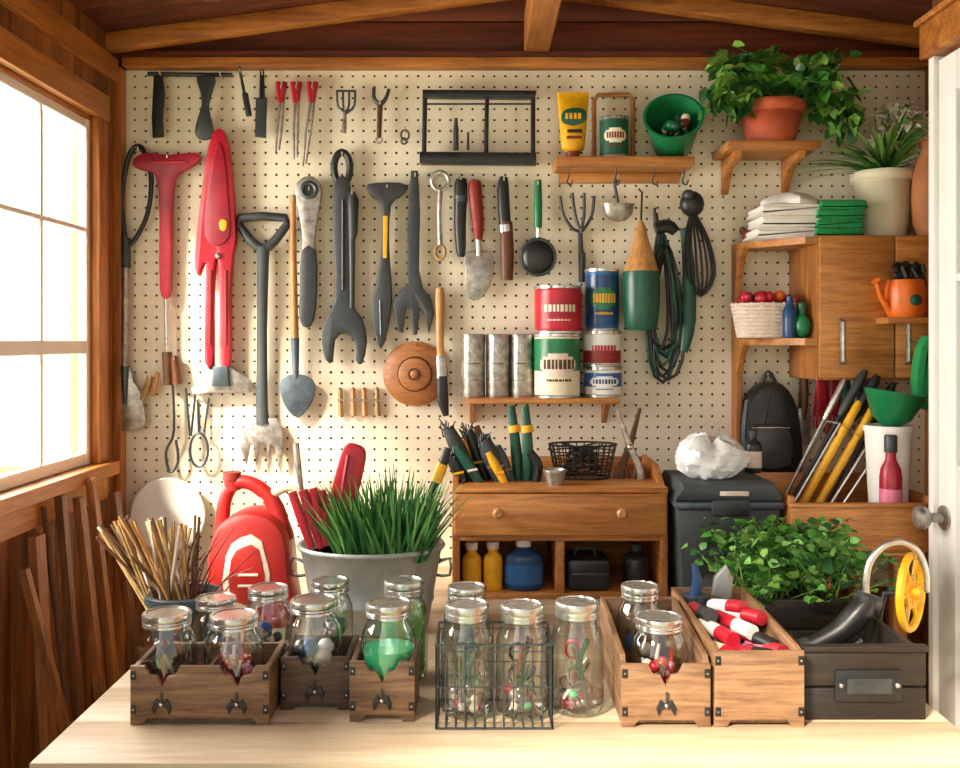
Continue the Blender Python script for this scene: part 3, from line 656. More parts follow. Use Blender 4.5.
sh=lambda zz:b.add([(.785,2.998,zz),(.79,2.93,zz),(.93,2.745,zz),(.965,2.745,zz),(.965,2.998,zz),(.785,2.998,zz-.02),(.79,2.93,zz-.02),(.93,2.745,zz-.02),(.965,2.745,zz-.02),(.965,2.998,zz-.02)],[(0,1,2,3,4)[::-1],(5,6,7,8,9),(0,1,6,5),(1,2,7,6),(2,3,8,7),(3,4,9,8),(4,0,5,9)],'wx')
sh(kt-.004); sh(1.545)
b.box(.785,.803,2.94,2.998,1.20,1.82,'wz'); 
for zt_ in (1.816,1.525):
    b.poly([(2.94,zt_),(2.86,zt_),(2.90,zt_-.03),(2.94,zt_-.09)],0,.018,'wy',.002,M=Matrix.Translation((.794,0,0))@SW)
b.box(kx0+.16,1.33,2.65,2.732,1.585,1.603,'wx',.002)
b.done()
def towel(b,x0,x1,y0,y1,z0,n,th,k):
    for i in range(n):
        e=rnd(-.008,.008); f=rnd(-.004,.004); pts=[(x0+e,z0+i*th),(x1+e,z0+i*th),(x1+e+.007,z0+(i+.5)*th),(x1+e,z0+(i+1.0)*th+f),((x0+x1)/2+e,z0+(i+1.0)*th-f),(x0+e,z0+(i+1.0)*th+f),(x0+e-.007,z0+(i+.5)*th)]
        b.poly(catmull(pts,3,True),(y0+y1)/2,y1-y0,k,th*.25)
b=B('folded_white_towel'); towel(b,.825,.985,2.80,2.96,kt-.003,3,.034,'wcloth')
n=24;vs=[];fs=[]
for i in range(9):
    t=i/8; rr=math.cos(t*math.pi/2)**.6
    for j in range(n):
        a=2*math.pi*j/n; w=1+.12*math.sin(4*a+t*3)+.06*math.sin(7*a); vs.append((.93+.09*rr*w*math.cos(a),2.87+.075*rr*w*math.sin(a),kt+.099+.045*t))
for i in range(8):
    for j in range(n): fs.append((i*n+j,i*n+(j+1)%n,(i+1)*n+(j+1)%n,(i+1)*n+j))
fs.append(tuple(range(n))[::-1]); b.add(vs,fs,'wcloth'); b.done()
b=B('folded_green_towel'); towel(b,.992,1.113,2.79,2.96,kt,4,.027,'gcloth'); b.done()
b=B('seed_pouch'); b.sph((.825,2.94,kt+.018),(.022,.025,.022),'dred',12); b.sph((.808,2.95,kt+.035),(.012,.012,.014),'twig',10); b.done()
b=B('potted_lily'); px_,py_=X(883,2.895),2.895; pot(b,px_,py_,kt,.066,.090,.205,'cream',.03)
top=Vector((px_,py_,kt+.19))
for i in range(95):
    a=rnd(0,6.28); dv=(math.cos(a)*rnd(.5,1.2)-.4,-abs(math.sin(a))*.6,rnd(.4,1.1)); L=rnd(.14,.26)
    if dv[0]>.3: L*=.5
    b.blade(top,dv,L,.024,random.choice(['leafA','leafB','leafB','leafC']),.55)
for i in range(26):
    p=top+Vector((rnd(-.05,.10),rnd(-.09,.0),rnd(.08,.21))); b.tube([(top.x,top.y,top.z,.002),(p.x,p.y,p.z,.0015)],'leafA',4)
    for q in range(6):
        a=q*1.047; b.leaf(p,(math.cos(a),-.3,math.sin(a)),.034,.016,'petal')
    b.leaf(p,(rnd(-1,1),-1,.2),.05,.02,'leafB')
b.done(180)
b=B('clay_vase'); b.lathe([(0,0),(.036,0),(.050,.04),(.055,.11),(.050,.18),(.036,.23),(.026,.26),(.034,.285),(.030,.285),(.022,.26),(0,.1)],(1.312,2.79,kt),'lterra',28); b.done()
b=B('wicker_basket'); c=Vector((X(767,2.87),2.875,1.546)); n=40
for i in range(9):
    zz=.006+i*.0115; rr=.078+i*.0022
    b.tube([(c.x+rr*math.cos(2*math.pi*j/n)*1.08,c.y+.72*rr*math.sin(2*math.pi*j/n),c.z+zz+.003*math.sin(j*math.pi+i*math.pi),.0055) for j in range(n)],'wick',5,True)
for j in range(20):
    a=2*math.pi*j/20; b.tube([(c.x+.085*math.cos(a),c.y+.056*math.sin(a),c.z+.004,.004),(c.x+.104*math.cos(a),c.y+.07*math.sin(a),c.z+.105,.004)],'wick',5)
for i in range(30): b.sph(c+Vector((rnd(-.075,.075),rnd(-.04,.04),.09+rnd(0,.035))),rnd(.012,.022),random.choice(['red','orange','dred','red2','red']),8)
b.done()
b=B('bottle_set'); b.lathe([(0,0),(.018,0),(.020,.01),(.020,.08),(.01,.1),(.01,.12),(0,.122)],(.903,2.80,1.546),'navy',16); b.sph((.938,2.80,1.546+.035),(.026,.03,.036),'green',12); b.lathe([(.012,.06),(.014,.1),(0,.11)],(.938,2.80,1.546),'dgreen',12); b.sph((.91,2.9,1.59),(.015,.02,.045),'dgreen',10); b.sph((.935,2.9,1.63),(.022,.02,.035),'black',10); b.done()
b=B('orange_watering_can'); cx_=X(904,2.70); b.lathe([(0,0),(.045,0),(.054,.02),(.054,.08),(.048,.105),(.044,.105),(.044,.06),(0,.06)],(cx_,2.69,1.603),'orange',24)
b.tube([(cx_-.05,2.68,1.625,.011),(cx_-.075,2.675,1.66,.008),(cx_-.088,2.672,1.70,.007),(cx_-.092,2.67,1.705,.014)],'orange',10)
b.tube([(cx_-.03,2.69,1.70,.006),(cx_-.01,2.69,1.745,.006),(cx_+.04,2.69,1.74,.006),(cx_+.055,2.69,1.69,.006)],'black',8,sm=4)
for i in range(7):
    a=i*.8; b.tube([(cx_+.02*math.cos(a),2.69,1.68,.007),(cx_+.035*math.cos(a),2.675,1.603+.145,.009),(cx_+.045*math.cos(a+.5),2.665,1.603+.125+.02*math.sin(a),.007)],'black',7,sm=3)
b.sph((cx_+.005,2.637,1.65),(.018,.006,.016),'dgreen',8); b.done()
b=B('backpack'); 
b.pp([(744,470),(741,420),(750,392),(768,381),(786,390),(797,420),(799,468),(780,476),(756,476)],2.93,.11,'black',.03,3)
b.pp([(752,466),(750,430),(770,424),(790,430),(790,466)],2.865,.03,'char',.012,2); b.tp([(760,388,2),(768,372,2.4),(778,388,2)],2.95,'char',6,False,1,4)
b.tp([(747,400,2,-.06),(744,440,3,-.07),(752,468,2,-.06)],2.93,'bgrey',6,False,1,3); b.tp([(752,428,1),(790,428,1)],2.85,'steel',6); b.peg(768,376,2.95); b.done()
b=B('wire_brush'); b.tp([(803,364,3),(804,390,5),(803,420,4)],D,'brown',8,False,1,3); b.pp([(797,408),(809,408),(810,444),(797,444)],D,.02,'dull',.004); b.peg(803,368); b.done()
b=B('work_gloves'); 
for (u,k,w) in ((821,'red',6),(834,'red2',5.5)):
    b.tp([(u,378,w*.8),(u,396,w*1.1),(u-1,416,w*1.2)],D-.01,k,8,False,.6,3)
    for j in range(4): b.tp([(u-5+j*3.4,412,2.6),(u-6+j*3.9,428+(j%2)*6,2.2)],D-.01,k,6)
b.tp([(846,378,3),(846,410,5),(845,430,3)],D-.01,'dgreen',8,False,.6,3)
b.peg(822,382); b.peg(846,382); b.done()
b=B('grass_shears'); b.tp([(866,378,4),(864,400,5),(860,440,3)],D,'black',8,False,1,3); b.tp([(852,380,3),(856,405,4),(868,440,2)],D,'dull',8,False,1,3); b.peg(858,395); b.done()
# ================= side stand + tool drawer
b=B('side_stand'); gx0,gx1,gy0,gy1=.872,1.10,2.47,2.78
for xx in (gx0,gx1-.035):
    for yy in (gy0,gy1-.035): b.box(xx,xx+.035,yy,yy+.035,0,.985,'wz',.003)
b.box(gx0-.01,gx1+.01,gy0-.01,gy1+.01,.985,.994,'wx'); b.box(gx0,gx1,gy0,gy1,.4,.415,'wx'); b.done()
b=B('wooden_tool_drawer'); tz=.995; dx0_,dx1_=.80,1.17; dy0_,dy1_=2.465,2.80
b.box(dx0_,dx1_,dy0_,dy0_+.016,tz,tz+.115,'wx',.003); b.box(dx0_,dx1_,dy1_-.016,dy1_,tz,tz+.16,'wx',.003); b.box(dx0_,dx0_+.014,dy0_+.016,dy1_-.016,tz,tz+.14,'wy'); b.box(dx1_-.014,dx1_,dy0_+.016,dy1_-.016,tz,tz+.14,'wy'); b.box(dx0_+.014,dx1_-.014,dy0_+.016,dy1_-.016,tz,tz+.012,'wx')
b.box(dx0_-.004,dx1_,dy0_-.006,dy0_+.02,tz+.115,tz+.125,'wx'); b.done()
b=B('long_handle_tool_bundle')
for (xa_,za_,xb_,zb_,yy,k,r,e,er) in ((.845,1.03,1.085,1.455,2.70,'black',.006,'char',.013),(.875,1.03,1.115,1.44,2.69,'dull',.006,'black',.015),(.86,1.03,1.05,1.37,2.655,'yel',.011,'yel',.0115),(.90,1.03,1.09,1.36,2.65,'yel',.011,'yel',.0115),(.91,1.02,1.13,1.39,2.68,'handle',.008,'brown',.010),(.93,1.02,1.15,1.37,2.66,'steel',.006,'char',.009),(.835,1.05,1.03,1.43,2.71,'dull',.005,'steel',.009),(.95,1.02,1.165,1.42,2.70,'black',.007,'black',.012)):
    p0=Vector((xa_,yy,za_)); p1=Vector((xb_,yy,zb_)); q=p0.lerp(p1,.70)
    b.tube([(*p0,r),(*q,r)],k,10); b.tube([(*q,er*.7),(*q.lerp(p1,.15),er),(*q.lerp(p1,.85),er),(*p1,er*.6)],e,10)
A=Vector((.852,2.64,1.04)); ax=Vector((.53,0,.85)).normalized(); sd=Vector((-ax.z,0,ax.x))
p=[A+sd*.02,A-sd*.09,A-sd*.10+ax*.30,A+sd*.03+ax*.30]
b.tube([(q.x,2.63,q.z,.0035) for q in p],'steel',6,True); b.tube([(q.x,2.725,q.z,.0035) for q in p],'steel',6,True)
for q in p: b.tube([(q.x,2.63,q.z,.003),(q.x,2.725,q.z,.003)],'steel',6)
b.done()
b=B('white_bucket'); b.lathe([(0,0),(.045,0),(.060,.29),(.064,.29),(.064,.305),(.057,.305),(.041,.012),(0,.012)],(1.095,2.575,tz+.012),'white',28); b.done()
b=B('green_funnel'); b.lathe([(.012,-.02),(.05,.012),(.078,.075),(.082,.08),(.078,.08),(.045,.02),(.010,-.01)],(1.10,2.575,tz+.325),'green',28,M=Matrix.Rotation(.18,4,'Y')); b.done()
b=B('green_garden_sack')
b.pp([(917,348),(928,336),(940,370),(938,404),(920,408),(912,384)],2.68,.05,'gcloth',.014,3); b.tube([(1.22,2.68,1.53,.003),(1.22,2.75,1.54,.003)],'steel',6); b.done()
bottle('red_spray_bottle',X(891,2.51),2.512,tz+.012,.028,.285,'red2','char',.45,'pink')
# ================= herb planter
b=B('herb_planter'); b.box(.56,.835,2.14,2.42,TZ,TZ+.10,'char',.008); b.box(.575,.82,2.155,2.405,TZ+.10,TZ+.104,'soil',0)
for i in range(185):
    bx,by=rnd(.58,.82),rnd(2.15,2.4); h=rnd(.05,.14); t=Vector((bx+rnd(-.07,.11),by+rnd(-.09,.05),TZ+.1+h))
    b.tube([(bx,by,TZ+.1,.0016),(t.x,t.y,t.z,.001)],'leafB',4)
    for q in range(9):
        L=rnd(.018,.034); b.leaf(t+Vector((rnd(-.03,.03),rnd(-.03,.03),rnd(-.04,.02))),(rnd(-1,1),rnd(-1,.6),rnd(-.2,.8)),L,L*.85,random.choice(['leafA','leafB','leafA','leafC','grB']))
b.done(180)
# ================= galvanised tub with grass
b=B('galvanised_tub_planter'); tx,ty=X(370,2.3),2.33; tr=.178
b.lathe([(0,0),(.135,0),(.14,.008),(.148,.06),(.152,.062),(.152,.07),(.15,.072),(.170,.185),(.176,.187),(.18,.193),(.176,.2),(.168,.198),(.16,.17),(0,.17)],(tx,ty,TZ),'zinc',44,sy=.8)
b.lathe([(0,.172),(.16,.172)],(tx,ty,TZ),'soil',30,sy=.8)
for sgn in (-1,1): b.tube([(tx+sgn*.162,ty,TZ+.15,.004),(tx+sgn*.19,ty,TZ+.16,.004),(tx+sgn*.19,ty,TZ+.12,.004),(tx+sgn*.158,ty,TZ+.12,.004)],'dull',6,sm=2)
for i in range(520):
    bx=tx+.045+rnd(-.11,.09); by=ty+rnd(-.10,.08); dx_=(bx-tx-.045)*5+rnd(-.35,.35)
    b.blade((bx,by,TZ+.17),(dx_*.7,rnd(-.35,.15),1),rnd(.13,.23),.009,random.choice(['grA','grA','grB','leafC','grB']),.3)
b.done(180)
b=B('red_handle_loppers'); 
for (u0,v0,u1,v1,r,k) in ((312,548,292,492,5,'red'),(322,548,303,490,5.5,'red2'),(326,545,313,488,5,'red'),(330,545,322,490,4.5,'red2')):
    b.tp([(u0,v0,r*.8),((u0+u1)/2,(v0+v1)/2,r),(u1,v1,r*.9)],2.27,k,10,False,.8,3)
b.pp([(330,500),(336,472),(345,446),(356,444),(366,452),(362,478),(356,500),(344,520),(336,520)],2.30,.03,'red',.010,3); b.tp([(348,455,2,-.02),(340,505,2,-.02)],2.30,'red2',6)
b.tp([(303,500,2),(298,465,3.4),(296,443,3)],2.30,'dull',8); b.tp([(336,520,3),(345,545,3)],2.30,'dull',8); b.done()
b=B('folding_saw'); b.tp([(428,545,3),(430,500,4),(441,470,5),(448,448,4)],2.36,'black',10,False,.7,3); b.tp([(436,482,5.4),(443,464,5.6)],2.36,'yel',8,False,.7); b.done()
# ================= left: plate, fuel can, sticks
b=B('round_white_plate'); c=W(168,515,2.965); b.lathe([(0,-.022),(.07,-.022),(.112,-.006),(.116,.004),(.112,.007),(.085,-.002),(.06,-.008),(0,-.010)],c,'white',48,M=Matrix.Rotation(math.radians(90),4,'X')); b.peg(168,482,2.98); b.done()
b=B('red_fuel_can'); dd=2.36
b.pp([(214,622),(212,575),(216,540),(226,520),(250,508),(276,514),(290,534),(294,575),(294,622)],dd,.13,'fuel',.022,3)
b.tp([(222,540,8),(224,505,7),(232,486,7),(246,482,7),(262,490,7.5),(276,508,8.5),(284,540,10)],dd,'fuel',12,False,1,4)
b.tp([(233,490,8),(232,478,8)],dd,'fuel',14); b.tp([(232,480,9),(232,472,9)],dd,'dred',14); b.tp([(262,500,6),(280,490,5),(292,488,3.4),(304,496,2.5)],dd,'cream',10,False,1,3)
b.pp([(226,604),(226,556),(240,538),(262,541),(270,604)],dd-.066,.008,'wick',.003,2); b.pp([(231,600),(231,560),(243,547),(259,550),(264,600)],dd-.071,.006,'fuel',.002,2)
for vv in (575,586): b.tp([(238,vv,1.5),(258,vv,1.5)],dd-.075,'wick',6)
b.done()
b=B('bamboo_stake_pot'); px_,py_=X(184,2.1),2.1; pot(b,px_,py_,TZ,.06,.08,.14,'bgrey',.02)
for i in range(42):
    tu=96+rnd(-2,66) if i<32 else rnd(160,200); tv=515+rnd(0,16)+(0 if tu>110 else 8)
    s0=Vector((px_+rnd(-.045,.03),py_+rnd(-.04,.04),TZ+.05)); e=W(tu,tv,2.1+rnd(-.05,.06))
    b.tube([(s0.x,s0.y,s0.z,.0036),(e.x,e.y,e.z,.0036)],random.choice(['tan','tan','wick','twig','twig','handle']),5)
for i in range(18):
    s0=Vector((px_+rnd(0,.05),py_+rnd(-.04,.04),TZ+.08)); e=W(rnd(196,262),rnd(545,585) if i%3 else rnd(520,550),2.1+rnd(-.06,.06)); m_=(s0+e)/2+Vector((rnd(-.02,.02),0,.02))
    b.tube([(s0.x,s0.y,s0.z,.0022),(m_.x,m_.y,m_.z,.0018),(e.x,e.y,e.z,.001)],'twig' if i%4 else 'dred',5,sm=3)
b.done()
b=B('leaning_timber_offcuts')
for (xf,yf,xt,yt,zt2,w,t,k) in ((-1.0,2.30,-1.09,2.36,1.06,.05,.02,'pl2'),(-.96,2.42,-1.08,2.47,1.14,.028,.02,'pl3'),(-.92,2.5,-1.07,2.56,1.12,.035,.02,'pl1'),(-.93,2.62,-1.07,2.64,1.16,.03,.02,'pl2'),(-.90,2.74,-1.06,2.78,1.1,.04,.02,'pl3'),(-.86,2.36,-1.08,2.27,1.0,.022,.02,'pl1')):
    vs=[]
    for (xx,yy,zz) in ((xf,yf,0),(xt,yt,zt2)):
        for dx_,dy_ in ((-t/2,-w/2),(t/2,-w/2),(t/2,w/2),(-t/2,w/2)): vs.append((xx+dx_,yy+dy_,zz))
    b.add(vs,[(0,1,2,3)[::-1],(4,5,6,7),(0,1,5,4),(1,2,6,5),(2,3,7,6),(3,0,4,7)],k)
b.tube([(-.98,2.52,0,.008),(-1.1,2.53,1.12,.007)],'twig',8); b.tube([(-.95,2.38,0,.008),(-1.1,2.42,1.12,.007)],'twig',8); b.done()
# ================= JARS
def jar(x,y,z0,h,r,content=None,lid=True,name='mason_jar'):
    b=B(name)
    b.lathe([(0,.002),(r*.82,.002),(r*.95,.008),(r,.02),(r,h*.60),(r*.97,h*.68),(r*.87,h*.76),(r*.77,h*.81),(r*.75,h*.84),(r*.75,h*.90)],(x,y,z0),'glass',36)
    b.f.pop(); b.m.pop()
    b.lathe([(r*.985,.028),(r*1.006,.031),(r*.985,.034)],(x,y,z0),'glass',36)
    for f in (b.f,b.m): del f[-2:]
    n=48; prof=[(.76,.855),(.82,.86),(.82,.87),(.80,.885),(.82,.90),(.80,.915),(.825,.93),(.825,.975),(.80,.992),(.70,.995),(.68,.985),(0,.985)]
    b.lathe([(q*r,w*h) for q,w in prof],(x,y,z0),'lid',n)
    ri=r*.9
    def inn(q,a,z): return (x+q*math.cos(a),y+q*math.sin(a),z0+z)
    if content in('mint','lime'):
        k={'mint':'lgreen','lime':'lime'}[content]; fl=.55 if content=='mint' else .74
        b.lathe([(0,.008),(ri*.9,.008),(ri,.02),(ri,h*min(fl,.6)),(ri*.85,h*fl),(0,h*fl)],(x,y,z0),k,28)
    elif content=='red':
        for i in range(60):
            a=rnd(0,6.28);q=rnd(0,ri-.013); c=inn(q,a,rnd(.015,h*.5))
            if i%3: b.sph(c,rnd(.006,.012),random.choice(['red','red2','pink','red','white','dred']),8)
            else: b.tube([c+(.004,),(c[0]+rnd(-.012,.012),c[1]+rnd(-.01,.01),c[2]+.03,.003)],random.choice(['red','white','cream']),6)
    elif content in('tools','bits'):
        pal=['dull','dgreen','red2','char','bgrey','twig','dull','black']; random.shuffle(pal)
        for i in range(8):
            a=rnd(0,6.28);q=ri*.72; a2=a+rnd(2.2,4); hh=h*rnd(.35,.72)
            q2=q*(.75 if hh<h*.6 else .6); p0=inn(q,a,.012); p1=inn(q2,a2,hh)
            b.tube([p0+(.004,),p1+(.0055 if i%2 else .003,)],pal[i],6)
        for q in range(2):
            cz_=h*(.34+.2*q); cc=inn(.012,rnd(0,6),0); b.tube([(cc[0]+.013*math.cos(i*.7),cc[1],z0+cz_+.017*math.sin(i*.7),.003) for i in range(9)],random.choice(['red','dgreen','black']),6,True)
        for i in range(34):
            q=rnd(0,ri-.014); b.sph(inn(q,rnd(0,6.28),rnd(.012,.055)),rnd(.005,.012),random.choice(['dull','dgreen','steel','twig','red2','cream','char','bgrey','lgreen']),8)
    elif content=='cloth':
        for i in range(22):
            q=rnd(0,ri*.6); b.sph(inn(q,rnd(0,6.28),rnd(.02,h*.5)),rnd(.010,.019),random.choice(['wcloth','bgrey','dull','wick','dgreen','blue']),8)
    return b.done()
def jp(u,d,vt,w,content,z0=TZ,lid=True): jar(X(u,d),d,z0,Z(vt,d)-z0,w/2*d/F,content,lid)
cz=TZ+.012
jp(167,1.795,611,58,'bits',cz); jp(234,1.795,613,58,'red',cz)
jp(216,1.98,596,48,'cloth'); jp(268,2.02,586,48,'cloth'); jp(330,2.06,579,46,'cloth')
jp(314,1.865,598,57,'cloth',cz); jp(389,1.80,601,56,'mint',cz)
jp(404,1.965,579,48,'lime'); jp(467,1.95,585,47,'cloth')
jp(467,1.770,602,53,'tools',TZ+.004); jp(522,1.770,603,53,'tools',TZ+.004); jp(577,1.79,600,53,'tools')
jp(640,1.93,584,46,'cloth',cz,True); jp(659,1.785,615,57,'red',cz)
# ================= CRATES
def crate(name,x0,x1,y0,y1,h,kx,ky,hb=None,notches=(0.5,),t=.010,div=False,clip=True,nd=.35):
    b=B(name); z0=TZ; hb=hb or h; w=x1-x0; ft=.012
    pts=[(x0,z0),(x0+.022,z0),(x0+.03,z0+ft),(x1-.03,z0+ft),(x1-.022,z0),(x1,z0),(x1,z0+h)]
    for nq in sorted(notches,reverse=True):
        c=x0+w*nq; s=.032
        pts+=[(c+s,z0+h),(c+s*.7,z0+h*(1-nd*.45)),(c+s*.3,z0+h*(1-nd*.5)),(c,z0+h*(1-nd)),(c-s*.3,z0+h*(1-nd*.5)),(c-s*.7,z0+h*(1-nd*.45)),(c-s,z0+h)]
    pts+=[(x0,z0+h)]
    b.poly(pts,y0+t/2,t,kx,.0015)
    b.poly([(x0,z0),(x0+.022,z0),(x0+.03,z0+ft),(x1-.03,z0+ft),(x1-.022,z0),(x1,z0),(x1,z0+hb),(x0,z0+hb)],y1-t/2,t,kx,.0015)
    for xx in (x0+t/2,x1-t/2):
        b.poly([(y0+t,z0+.004),(y1-t,z0+.004),(y1-t,z0+hb),(y0+t+.012,z0+h*.97+(hb-h)*.4),(y0+t,z0+h*.97)],0,t,ky,.0015,M=Matrix.Translation((xx,0,0))@SW)
    b.box(x0+t,x1-t,y0+t,y1-t,z0+.004,z0+.0115,ky,.001)
    if div: b.box((x0+x1)/2-.004,(x0+x1)/2+.004,y0+t,y1-t,z0+.012,z0+h*.8,ky,.001)
    if clip:
        for nq in notches:
            c=x0+w*nq; zc=z0+h*.34; yy=y0-.0025
            b.poly([(c-.018,zc-.004),(c-.010,zc+.012),(c-.003,zc+.006),(c+.003,zc+.006),(c+.010,zc+.012),(c+.018,zc-.004),(c+.014,zc-.016),(c+.008,zc-.004),(c,zc-.002),(c-.008,zc-.004),(c-.014,zc-.016)],y0-.002,.004,'black',.001)
            b.tube([(c,yy-.002,zc+.006,.002),(c,yy-.003,zc+h*.24,.0018)],'char',6); b.sph((c,y0-.004,zc+.002),.004,'steel',8)
    for xx in (x0+.006,x1-.006):
        for zz in (z0+.028,z0+h-.016): b.box(xx-.005,xx+.005,y0-.0015,y0,zz-.008,zz+.008,'black',.0005); b.sph((xx,y0-.002,zz),.002,'steel',6)
    return b.done()
crate('wooden_jar_crate',-.627,-.378,1.72,1.862,.105,'cr1','cr2',notches=(.23,.77),div=True)
crate('wooden_jar_crate',-.372,-.243,1.79,1.93,.098,'crd','crd',notches=(.5,),clip=True)
crate('wooden_jar_crate',-.236,-.118,1.735,1.862,.108,'cr1','cr2')
crate('wooden_jar_crate',.252,.411,1.71,2.02,.112,'cl1','cl2',hb=.15)
crate('wooden_tool_crate',.418,.578,1.71,2.10,.135,'cl1','cl2',hb=.15,notches=(),clip=False)
b=B('black_storage_crate'); X0,X1,Y0,Y1=.588,.81,1.743,2.10; hz=.125
for (a,c,e,g) in ((X0,X1,Y0,Y0+.012),(X0,X1,Y1-.012,Y1),(X0,X0+.012,Y0+.012,Y1-.012),(X1-.012,X1,Y0+.012,Y1-.012)):
    b.box(a,c,e,g,TZ,TZ+.058,'crb'); b.box(a,c,e,g,TZ+.062,TZ+hz,'crb')
b.box(X0+.012,X1-.012,Y0+.012,Y1-.012,TZ,TZ+.012,'crb'); b.box(X0-.004,X1+.004,Y0-.006,Y0+.014,TZ+hz,TZ+hz+.01,'crb')
b.box(X0+.055,X1-.045,Y0-.006,Y0,TZ+.035,TZ+.092,'black',.003); b.box(X0+.075,X1-.065,Y0-.01,Y0-.006,TZ+.05,TZ+.078,'char',.003)
for xx in (X0+.065,X1-.055): b.sph((xx,Y0-.007,TZ+.065),.005,'steel',8)
b.done()
b=B('paint_tube_set')
def seg(p0,p1,r,k,c2):
    p0=Vector(p0);p1=Vector(p1);mdl=p0.lerp(p1,.6)
    b.tube([(*p0,r*.75),(*p0.lerp(p1,.1),r),(*mdl,r)],k,12); b.tube([(*mdl,r*1.05),(*p1,r*1.05)],c2,12)
zz=TZ+.012
for i,(xa,ya_,za_,xb,yb_,zb_,k,c2) in enumerate(((.445,1.93,.11,.475,1.80,.115,'white','red'),(.475,1.95,.12,.52,1.83,.12,'red','white'),(.50,1.90,.11,.55,1.79,.105,'red2','black'),(.44,1.84,.09,.47,1.755,.10,'cream','red'),(.475,1.82,.09,.53,1.75,.10,'red','black'),(.44,2.0,.12,.455,1.89,.135,'red2','char'),(.50,1.99,.12,.555,1.89,.13,'white','red'),(.52,1.86,.09,.556,1.76,.105,'pink','red2'),(.485,2.02,.12,.53,1.93,.14,'white','red'))):
    seg((xa,ya_,zz+za_),(xb,yb_,zz+zb_),.014,k,c2)
for i in range(70): b.sph((rnd(.445,.55),rnd(1.75,2.05),zz+.02+rnd(0,.085)),rnd(.012,.02),random.choice(['char','dull','red2','navy','cream','bgrey','white','brown']),8)
b.done()
b=B('craft_knife_holder'); b.lathe([(0,0),(.024,0),(.026,.12),(.028,.13),(0,.13)],(.46,2.06,TZ+.013),'bgrey',18)
b.tube([(.46,2.06,TZ+.13,.012),(.467,2.06,TZ+.175,.012),(.46,2.06,TZ+.21,.006)],'navy',10); b.poly([(.50,TZ+.14),(.54,TZ+.13),(.545,TZ+.18),(.53,TZ+.205),(.505,TZ+.18)],2.07,.018,'zinc',.004); b.poly([(.50,TZ+.013),(.53,TZ+.013),(.54,TZ+.13),(.50,TZ+.14)],2.07,.018,'dull',.003); b.done()
b=B('hose_nozzle')
dd=1.93
b.tp([(806,648,8),(824,640,10),(842,630,12),(856,616,13),(866,604,11),(872,596,8)],dd,'black',14,False,1,3); b.tp([(842,640,4),(850,665,6),(856,690,6)],dd,'char',10,False,.8,3)
b.tp([(812,650,3),(840,652,3),(862,640,3)],dd,'char',8,False,1,3); b.tp([(800,650,10),(810,646,10)],dd,'char',14); b.tp([(858,598,9),(878,606,9)],dd,'dgrey',12)
b.tp([(868,600,4),(866,585,3.5),(870,562,3.5),(884,546,3.5),(902,542,3.5),(918,552,3.5),(926,572,3.2),(927,592,3)],dd,'steel',10,False,1,4); b.done()
b=B('hose_reel_wheel'); c=W(911,592,1.95); Rz=Matrix.Translation(c)@Matrix.Rotation(math.radians(50),4,'Z')
n=32
for rr,th in ((.074,.007),(.03,.004)): b.tube([(rr*math.cos(2*math.pi*i/n),0,rr*math.sin(2*math.pi*i/n),th) for i in range(n)],'yel',10,True,1.2,M=Rz)
for i in range(6):
    a=i*math.pi/3; b.tube([(.008*math.cos(a),0,.008*math.sin(a),.005),(.074*math.cos(a),0,.074*math.sin(a),.004)],'yel',8,M=Rz)
b.tube([(0,-.02,0,.012),(0,.02,0,.012)],'yel',12,M=Rz); 
b.tube([(c.x,c.y,c.z,.006),(.835,1.98,c.z-.01,.006),(.824,1.99,TZ+.10,.006),(.824,1.99,TZ+.0,.006)],'black',8); b.done()
b=B('wire_basket'); X0,X1,Y0,Y1=-.078,.128,1.70,1.835; hz=.15; r_=.0013
def wr(p,q,r=r_): b.tube([(*p,r),(*q,r)],'dgrey',5)
for zz,rr in ((.002,.0022),(.075,.0012),(hz-.012,.0012),(hz,.0022)):
    z_=TZ+zz
    for p,q in (((X0,Y0,z_),(X1,Y0,z_)),((X0,Y1,z_),(X1,Y1,z_)),((X0,Y0,z_),(X0,Y1,z_)),((X1,Y0,z_),(X1,Y1,z_))): wr(p,q,rr)
for i in range(13):
    xx=X0+(X1-X0)*i/12; wr((xx,Y0,TZ+.002),(xx,Y0,TZ+hz)); wr((xx,Y0,TZ+.002),(xx,Y1,TZ+.002))
    if i%3==0: wr((xx,Y1,TZ+.002),(xx,Y1,TZ+hz))
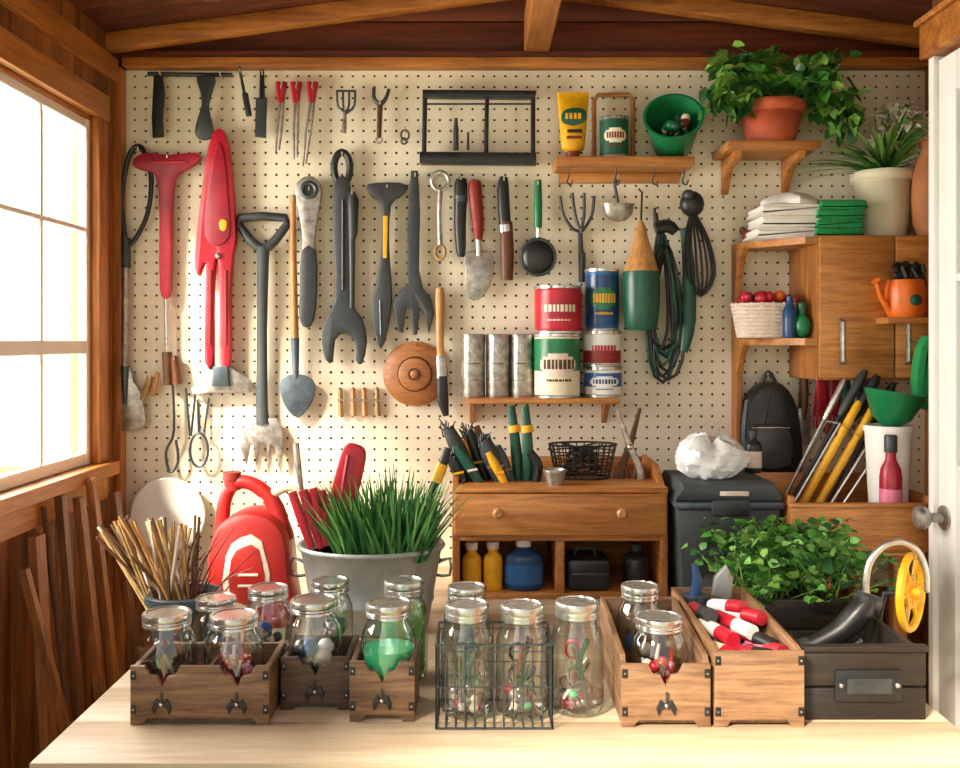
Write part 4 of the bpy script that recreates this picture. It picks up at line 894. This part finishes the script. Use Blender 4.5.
for i in range(5):
    yy=Y0+(Y1-Y0)*i/4; wr((X0,yy,TZ+.002),(X0,yy,TZ+hz)); wr((X1,yy,TZ+.002),(X1,yy,TZ+hz))
b.done()
# ================= LIGHT
w=bpy.data.worlds.new('World'); bpy.context.scene.world=w; w.use_nodes=True; nt=w.node_tree
bg=nt.nodes['Background']; tc=nt.nodes.new('ShaderNodeTexCoord'); sx_=nt.nodes.new('ShaderNodeSeparateXYZ'); nt.links.new(tc.outputs['Generated'],sx_.inputs[0])
r=nt.nodes.new('ShaderNodeValToRGB'); mr=nt.nodes.new('ShaderNodeMapRange'); mr.inputs[1].default_value=-1; mr.inputs[2].default_value=1
nt.links.new(sx_.outputs['X'],mr.inputs[0]); nt.links.new(mr.outputs[0],r.inputs['Fac'])
r.color_ramp.elements[0].position=.25; r.color_ramp.elements[0].color=(1,.93,.82,1); r.color_ramp.elements[1].color=(.335,.335,.335,1); r.color_ramp.elements[1].position=.48
nt.links.new(r.outputs['Color'],bg.inputs['Color']); bg.inputs['Strength'].default_value=2.8
def light(t,name,loc,dv,e,col,**kw):
    l=bpy.data.lights.new(name,t); l.energy=e; l.color=col
    for k,v in kw.items(): setattr(l,k,v)
    o=bpy.data.objects.new(name,l); o.location=loc; o.rotation_euler=Vector(dv).to_track_quat('-Z','Y').to_euler(); bpy.context.scene.collection.objects.link(o); return o
light('SUN','sun',(-4,0,5),(.42,.5,-.5),11,(1,.87,.68),angle=math.radians(10))
light('AREA','window_daylight',(-2.0,3.2,1.7),(1,-.25,-.05),620,(1,.94,.85),shape='RECTANGLE',size=4.2,size_y=2.8)
# ================= CAMERA
cam=bpy.data.cameras.new('camera'); co=bpy.data.objects.new('camera',cam); bpy.context.scene.collection.objects.link(co)
co.location=(0,0,CZ); co.rotation_euler=(math.radians(90),0,0); cam.sensor_width=36; cam.lens=36; cam.shift_y=-44/960; cam.clip_start=.05
bpy.context.scene.camera=co
sc=bpy.context.scene
try:
    sc.view_settings.view_transform='Standard'; sc.view_settings.look='None'; sc.view_settings.exposure=-.02
except Exception: pass
